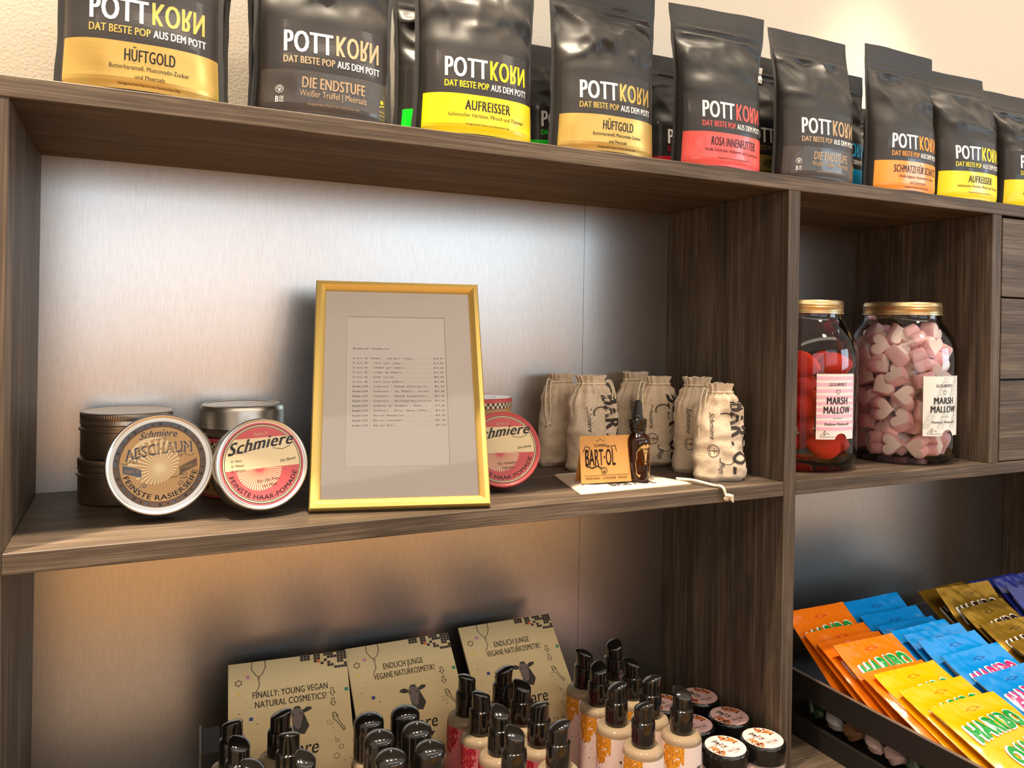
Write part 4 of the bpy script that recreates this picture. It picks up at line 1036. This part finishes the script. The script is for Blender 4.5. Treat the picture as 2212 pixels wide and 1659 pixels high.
def make_bottle(kind, cap):
    t = thing('pump_bottle' if cap == 'pump' else 'capped_bottle', '', 'bottle')
    R = RBT if cap == 'pump' else .0178
    b = MB(); b.lathe([(R*.9, 0), (R, .003), (R, ZS-.006), (R-.001, ZS-.003), (R-.0035, ZS-.0008), (R-.008, ZS+.0002), (.0120, ZS+.0006), (.0115, ZS+.003)], BODY, 40); b.build('bottle_body', t, smooth=35)
    b = MB(); Rr = R+.0004
    bottle_art(kind, Rr).emit(b, lambda u, v, h: ((Rr+h)*math.sin(u/Rr), -(Rr+h)*math.cos(u/Rr), v+ZS-.0085-.092)); b.build('bottle_label', t, smooth=0)
    if cap == 'pump':
        b = MB(); c = .0136
        b.lathe([(c, ZS+.0010), (c+.0002, ZS+.0016), (c, ZS+.0255), (c-.0006, ZS+.0275), (c-.0020, ZS+.0286), (c-.0040, ZS+.0288)], PLASTICBLACK, 40); b.build('pump_collar', t, smooth=35)
        b = MB(); q = .0108; zt = ZS+.0270
        def fn(p):          # slanted drop shaped head with a lip towards -y
            x, y, z = p; k = sm(zt+.008, zt+.0215, z); y2 = y
            z2 = z+k*(-y)*.42
            if y < 0: y2 = y*(1+.34*k*k); x = x*(1-.42*k*(min(1, -y/q))**2)
            return (x, y2, z2)
        b.lathe([(q, zt), (q, zt+.008), (q, zt+.0140), (q, zt+.0165), (q*.97, zt+.0178), (q*.86, zt+.0190), (q*.66, zt+.0200), (q*.36, zt+.0207), (q*.02, zt+.0209)], PLASTICBLACK, 40, fn=fn); b.build('pump_head', t, smooth=45)
    else:
        b = MB(); c = .0165
        b.lathe([(c, ZS+.001), (c+.0002, ZS+.002), (c, ZS+.034), (c*.985, ZS+.0375), (c*.92, ZS+.0405), (c*.76, ZS+.0430), (c*.50, ZS+.0447), (c*.22, ZS+.0454), (c*.05, ZS+.0452)], PLASTICBLACK, 40); b.build('dome_cap', t, smooth=45)
        b = MB(); b.lathe([(.0009, ZS+.0451), (.0009, ZS+.0462), (.0004, ZS+.0466)], ALU, 10); b.build('nozzle_dot', t)
    return t
def place(src, used, x, y, rz, lbl, grp):
    t = src if not used else dup(src)
    t.location = (x, y, ZC+.0003); t['label'] = lbl; t['group'] = grp; t['category'] = 'bottle'
    t.rotation_euler = (0, 0, R_(-8+6*((used*5) % 4-1.5)))
    for ch in t.children:
        if ch.name.startswith('pump_head'): ch.rotation_euler = (0, 0, rz-t.rotation_euler.z)
    return t
ORD = ['back left', 'back right', 'second row left', 'second row right', 'third row left', 'third row right', 'front left', 'front right']
s1 = make_bottle('plain', 'pump'); s2 = make_bottle('plain', 'dome'); s3 = make_bottle('berry', 'pump'); s4 = make_bottle('honey', 'pump')
g1 = [(.204, .079, 110), (.254, .079, 150), (.205, .0315, -60), (.255, .0300, 70), (.2125, -.016, -30), (.2605, -.024, -70)]
for k, (x, y, r) in enumerate(g1):
    place(s1, k, x, y, R_(r-90), 'pump bottle in the left cluster before the English card, %s of its cluster' % ORD[k], 'pump bottles at the left of the counter')
for k in range(6):
    place(s2, k, .3420+.0415*(k % 2), .0370-.0415*(k//2), R_(15*k), 'bottle with domed black cap before the middle card, %s of its cluster' % ORD[k], 'domed cap bottles')
for k, (x, y, r) in enumerate([(.477, .082, -70), (.527, .083, 60), (.4750, .0338, -70), (.529, .0345, -150), (.4775, -.0145, 185), (.5260, -.0165, 10), (.472, -.063, 195), (.523, -.067, 70)]):
    place(s3, k, x, y, R_(r), 'red label pump bottle before the right card, %s of its cluster' % ORD[k], 'red label pump bottles')
for k, (x, y, r) in enumerate([(.648, .0885, -110), (.698, .0945, 130), (.640, .040, 150), (.689, .037, -120), (.633, -.012, 60), (.682, -.0125, 50), (.635, -.065, 30), (.694, -.0590, 190)]):
    place(s4, k, x, y, R_(r), 'honey label pump bottle left of the cream jars, %s of its cluster' % ORD[k], 'honey label pump bottles')

# cream jars
def cream_jar():
    t = thing('cream_jar', '', 'jar'); R = .0300
    b = MB(); b.lathe([(R*.88, 0), (R*.95, .002), (R*.95, .034)], mat('clear_jar_wall', (244, 214, 206), .15, trans=.3), 48); b.build('jar_body', t, smooth=35)
    b = MB(); q = R*.955; a = Art(); a.rect(-PI*q, 0, PI*q, .028, LPINK, 0, 64, 1)
    for k in range(4):
        x_ = -PI*q+2*PI*q*(k+.5)/4
        a.text('VEGANE NATURKOSMETIK', x_, .022, .0016, CARDK, 1, wd=.026); a.text('FACE CARE', x_, .0145, .004, CARDK, 1, wd=.024, bold=.01)
        for j in range(4): a.line([(x_-.013, .010-.002*j), (x_+.012, .010-.002*j)], .0005, CARDG, 1)
    a.emit(b, lambda u, v, h: ((q+h)*math.sin(u/q), -(q+h)*math.cos(u/q), v+.003)); b.build('jar_label', t, smooth=0)
    b = MB(); b.lathe([(R-.0006, .034), (R, .0346), (R, .0545), (R-.0008, .0570), (R-.0022, .0582), (R-.0036, .0580), (.0004, .0580)], PLASTICBLACK, 64); b.build('lid', t, smooth=35)
    a = Art(); a.disc(0, 0, R-.0034, mat('pink_lid_label', (238, 192, 186), .45, coat=.2), 0, 56); rr = random.Random(2)
    for k in range(150):
        an = rr.choice((rr.uniform(.15, 1.35), rr.uniform(2.9, 4.1))); q = rr.uniform(.55, .97)*(R-.0045); s_ = .0011
        a.rect(q*math.cos(an)-s_, q*math.sin(an)-s_, q*math.cos(an)+s_, q*math.sin(an)+s_, SQ['orange'] if rr.random() < .8 else CARDK, 1+(k % 3))
    sheep(a, -.007, .0125, .0062, CARDK, CARDG, 4)
    a.text('U are', -.0065, .0030, .0052, CARDK, 5, wd=.014, bold=.02, shear=.2); a.text('OK', -.003, -.0040, .0055, CARDK, 5, wd=.010, bold=.03, shear=.1)
    a.text('FACE CARE', .004, -.0145, .0036, CARDK, 5, wd=.019, bold=.014); a.text('VEGANE NATURKOSMETIK', .004, -.0096, .0012, CARDK, 5, wd=.022); a.text('Mädels', .004, -.0185, .0016, CARDK, 5, wd=.008)
    b = MB(); a.emit(b, lambda u, v, h: (u, v, .0581+h), .00006); b.build('lid_label', t, smooth=0)
    return t
sc = cream_jar()
CJ = ['rear jar right beside the divider', 'rear jar left, half hidden by pump bottles', 'middle jar right beside the divider', 'middle jar left, behind the last pump bottle', 'front jar left, next to the honey bottles', 'front jar right, touching the divider']
for k, (x, y) in enumerate([(.8745, .131), (.8125, .135), (.8745, .0645), (.8130, .068), (.8140, .002), (.8745, -.002)]):
    t = sc if not k else dup(sc)
    t.location = (x, y, ZC+.0003); t.rotation_euler = (0, 0, R_(-6+3*(k % 3))); t['label'] = 'pink lid face cream jar, '+CJ[k]; t['group'] = 'cream jars by the divider'; t['category'] = 'jar'

# ================================================================== CANDY
def foil(name, c, **k): return mat(name, c, .22, spec=.6, coat=.6, **k)
CORA = foil('orange_candy_foil', (238, 118, 14)); CYEL = foil('yellow_candy_foil', (246, 172, 0)); CBLU = foil('blue_candy_foil', (0, 128, 206)); CGOL = mat('gold_candy_foil', (176, 138, 48), .25, metal=.7); CNAV = foil('navy_candy_foil', (34, 48, 132))
TGRE = foil('green_candy_print', (24, 150, 62)); TPIN = foil('pink_candy_print', (222, 44, 116)); TRED = foil('red_candy_print', (200, 40, 48)); TDRK = foil('dark_brown_candy_print', (36, 26, 20)); WH2 = foil('white_candy_print', (250, 246, 236))
_CB = {}
def candy_meshes(kind, seed):
    base, tx, outl, l1, l2 = {'orange': (CORA, TGRE, WH2, 'HARIBO', 'QUAXI'), 'yellow': (CYEL, TGRE, WH2, 'HARIBO', 'QUAXI'), 'blue': (CBLU, TPIN, WH2, 'HARIBO', 'SCHLÜMPFE'), 'gold': (CGOL, TDRK, WH2, 'HARIBO', 'PICO'), 'navy': (CNAV, TRED, WH2, 'HARIBO', 'MAOAM')}[kind]
    if kind == 'blue': l2 = 'HARIBO'
    W = .126; Ht = .155; sd = seed*5.1
    def pt(u, v, side, off=0):      # u,v in 0..1; side -1 front
        ed = max(0, min(1, min(u, 1-u)*5.5))**.6*sm(.03, .20, v)*(1-sm(.70, .87, v))
        d = .0046*ed*(1 if side < 0 else .2)
        d += .0016*noise.noise(Vector((u*4+sd, v*5, side)))*ed*(1 if side < 0 else .2)+(.0009 if side < 0 else .0002)*noise.noise(Vector((u*13+sd, v*12, side)))
        ben = .0010*noise.noise(Vector((u*2.2+sd, v*1.7, 8)))+.0010*sm(.8, 1, v)*math.sin(u*5+sd)
        return ((u-.5)*W*(1-.03*ed), side*(d+.0006+off)+ben, v*Ht)
    b = MB(); nu, nv = 36, 44
    F = [[pt(i/nu, j/nv, -1) for i in range(nu+1)] for j in range(nv+1)]; B = [[pt(i/nu, j/nv, 1) for i in range(nu+1)] for j in range(nv+1)]
    b.grid(F, base); b.grid(B, base, flip=True)
    edge = lambda g: g[0]+[r[-1] for r in g[1:-1]]+g[-1][::-1]+[r[0] for r in g[1:-1]][::-1]
    b.grid([edge(B), edge(F)], base, closed=True)
    a = Art()
    y1, c1 = .096, .0245
    arch = lambda x, y: (x, y1+y+x*.06-1.1*x*x)
    a.text(l1, 0, 0, c1, outl, 1, wd=.106, bold=.115, fn=lambda x, y: arch(x, y)); a.text(l1, 0, 0, c1, tx, 2, wd=.101, bold=.0605, fn=lambda x, y: arch(x, y))
    y2 = .053
    a2 = lambda x, y: (x+.012, y2+y+x*.10)
    a.text(l2, 0, 0, c1, outl, 1, wd=.092, bold=.115, fn=a2); a.text(l2, 0, 0, c1, tx, 2, wd=.087, bold=.0605, fn=a2)
    a.rect(-.043, .030, .050, .039, tx, 1, 12); a.text('LEICHT ODER NICHT', .0035, .0325, .0042, outl, 2, wd=.080, bold=.012)
    bp = MB(); a.emit(bp, lambda x, y, h: pt(max(0, min(1, x/W+.5)), y/Ht, -1, .0007+h), .0005)
    sl = Art(); sl.line([(-.013, .1375), (-.007, .1385), (-.004, .1365), (0, .1355), (.004, .1365), (.007, .1385), (.013, .1375)], .0007, {'yellow': CORA, 'orange': TRED, 'blue': CNAV}.get(kind, TDRK), 1)
    sl.line([(-.012, .1385), (-.006, .1410), (.006, .1410), (.012, .1385)], .0005, {'yellow': CORA, 'orange': TRED, 'blue': CNAV}.get(kind, TDRK), 1)
    bs = MB(); sl.emit(bs, lambda x, y, h: pt(x/W+.5, y/Ht, -1, .0004+h))
    return b, bp, bs
_src = {}
def candy(kind, x, y, z, lean, rz, lbl, grp, seed=0):
    key = (kind, seed % 3)
    if key not in _src:
        t = thing('candy_bag', lbl, 'candy bag'); b, bp, bs = candy_meshes(kind, seed % 3+1+len(kind))
        b.build('foil_bag', t, smooth=60); bp.build('printed_lettering', t, smooth=0); bs.build('hang_hole', t, smooth=0); _src[key] = t
    else: t = dup(_src[key])
    t.location = (x, y, z); t.rotation_euler = (-lean, 0, rz); t['label'] = lbl; t['group'] = grp; t['category'] = 'candy bag'
    return t
def row(kind, lst, grp, lbls):
    for k, (x, yt, zt, rz) in enumerate(lst):      # given by the middle of the top edge
        L = .155; zb = ZC+.0715; r = R_(rz); ln = math.acos(max(.1, min(1, (zt-zb)/L)))
        if k:          # slide forward until it clears the bag behind
            while True:
                gap = min((py-(yt-math.sin(ln)*q))*math.cos(pl)+math.cos(ln)*(L-q)*math.sin(pl) for q in (0, L))
                if gap > .0104: break
                yt -= .0008
        dy = math.sin(ln)*L; x0 = x+math.sin(r)*dy; y0 = yt-math.cos(r)*dy
        pl, py = ln, yt-math.sin(ln)*L
        candy(kind, x0, y0, zb, ln, r, lbls[k], grp, k)
NTH = ['rearmost', 'second from the back', 'third from the back', 'fourth from the back', 'fifth from the back', 'sixth from the back', 'frontmost', 'eighth']
row('orange', [(1.0785, 0.106, -0.229, 1), (1.08, 0.086, -0.248, 0), (1.079, 0.062, -0.252, -1), (1.082, 0.028, -0.248, 1), (1.08, 0.006, -0.267, 0)], 'orange candy bags in the rack', ['orange candy bag in the left rack column, %s' % s for s in NTH[:4]+['frontmost']])
row('yellow', [(1.09, -0.047, -0.266, 1), (1.093, -0.062, -0.272, 0), (1.098, -0.108, -0.277, -1)], 'yellow candy bags in the rack', ['yellow candy bag directly before the orange ones', 'yellow candy bag in the middle of the three yellow ones', 'yellow candy bag frontmost with full green lettering'])
row('blue', [(1.206, 0.108, -0.231, 1), (1.209, 0.088, -0.243, -1), (1.211, 0.074, -0.25, 0), (1.212, 0.046, -0.249, 1), (1.215, 0.014, -0.248, 0), (1.217, -0.016, -0.25, -1), (1.22, -0.039, -0.258, 0), (1.222, -0.067, -0.27, 1), (1.226, -0.102, -0.288, 0)], 'blue candy bags in the rack', ['blue candy bag in the middle rack column, %s' % s for s in ['rearmost', 'second from the back', 'third from the back', 'fourth from the back', 'fifth from the back', 'fourth from the front', 'third from the front', 'second from the front', 'frontmost']])
row('gold', [(1.384, 0.112, -0.237, 3), (1.388, 0.075, -0.223, -3), (1.383, 0.04, -0.243, 5), (1.388, 0.014, -0.257, -3), (1.384, -0.008, -0.267, 3), (1.388, -0.05, -0.254, -4)], 'gold candy bags in the rack', ['gold candy bag in the right rack column, %s' % s for s in ['rearmost', 'second from the back', 'third from the back', 'third from the front', 'second from the front', 'frontmost']])
row('navy', [(1.5185, 0.108, -0.236, 0), (1.5235, 0.073, -0.222, 3), (1.5265, 0.045, -0.229, -2)], 'navy candy bags in the rack', ['navy blue candy bag at the right picture edge, %s' % s for s in ['rearmost', 'middle one', 'frontmost']])
# rack
t = thing('candy_rack', 'matte black tiered rack holding the candy bags', 'rack', (1.006, 0, ZC+.0002))
RK = mat('black_stained_wood', (36, 30, 27), .6, bump=(300, .2, .0005)); RKE = mat('rack_top_edge', (104, 86, 74), .6)
def side(x0, x1, name):
    b = MB()
    b.box(x0, x1, -.36, .20, .062, .0965, RK); b.box(x0, x1, -.36, .20, 0, .030, RK); b.box(x0, x1, .165, .20, .030, .062, RK); b.box(x0, x1, -.36, -.33, .030, .062, RK)
    b.box(x0, x1, -.36, .20, .0965, .0972, RKE); b.build(name, t, smooth=0)
side(0, .006, 'side_wall'); side(.3005, .3055, 'partition'); side(.600, .606, 'side_wall')
b = MB(); b.box(.0062, .5998, -.36, .20, .0600, .0620, RK); b.build('tier_floor', t, smooth=0)
b = MB(); b.box(.0062, .5998, .194, .20, .0300, .0965, RK); b.build('rear_wall', t, smooth=0)
# wrapped sweets seen through the slot
WR = [foil('dark_green_wrapper', (44, 66, 40)), foil('pale_pink_wrapper', (196, 168, 160)), foil('brown_wrapper', (120, 84, 60)), foil('silver_wrapper', (176, 172, 168))]
for k in range(9):
    b = MB(); m = WR[(k*3+k//4) % 4]; rows = []
    for j in range(9):
        v = j/8; r = .0115*math.sin(PI*v)**.55+.0012
        rows.append([(r*math.cos(2*PI*q/5+v*1.2)*.8, (v-.5)*.034+(.006 if q % 2 else -.004)*(1-abs(2*v-1)), r*math.sin(2*PI*q/5+v*1.2)+.001*noise.noise(Vector((q, j, k)))) for q in range(5)])
    b.grid(rows, m, closed=True); b.ngon(rows[0][::-1], m); b.ngon(rows[-1], m)
    o = b.build('wrapped_sweet', smooth=15); o.location = (1.0235, .045-.0335*k, ZC+.0445); o.rotation_euler = (R_(18 if k % 2 else -14), 0, R_(12*(k % 3-1)))
    tag(o, 'shiny wrapped sweet seen through the slot in the black rack side', 'sweet', 'wrapped sweets in the rack slot')
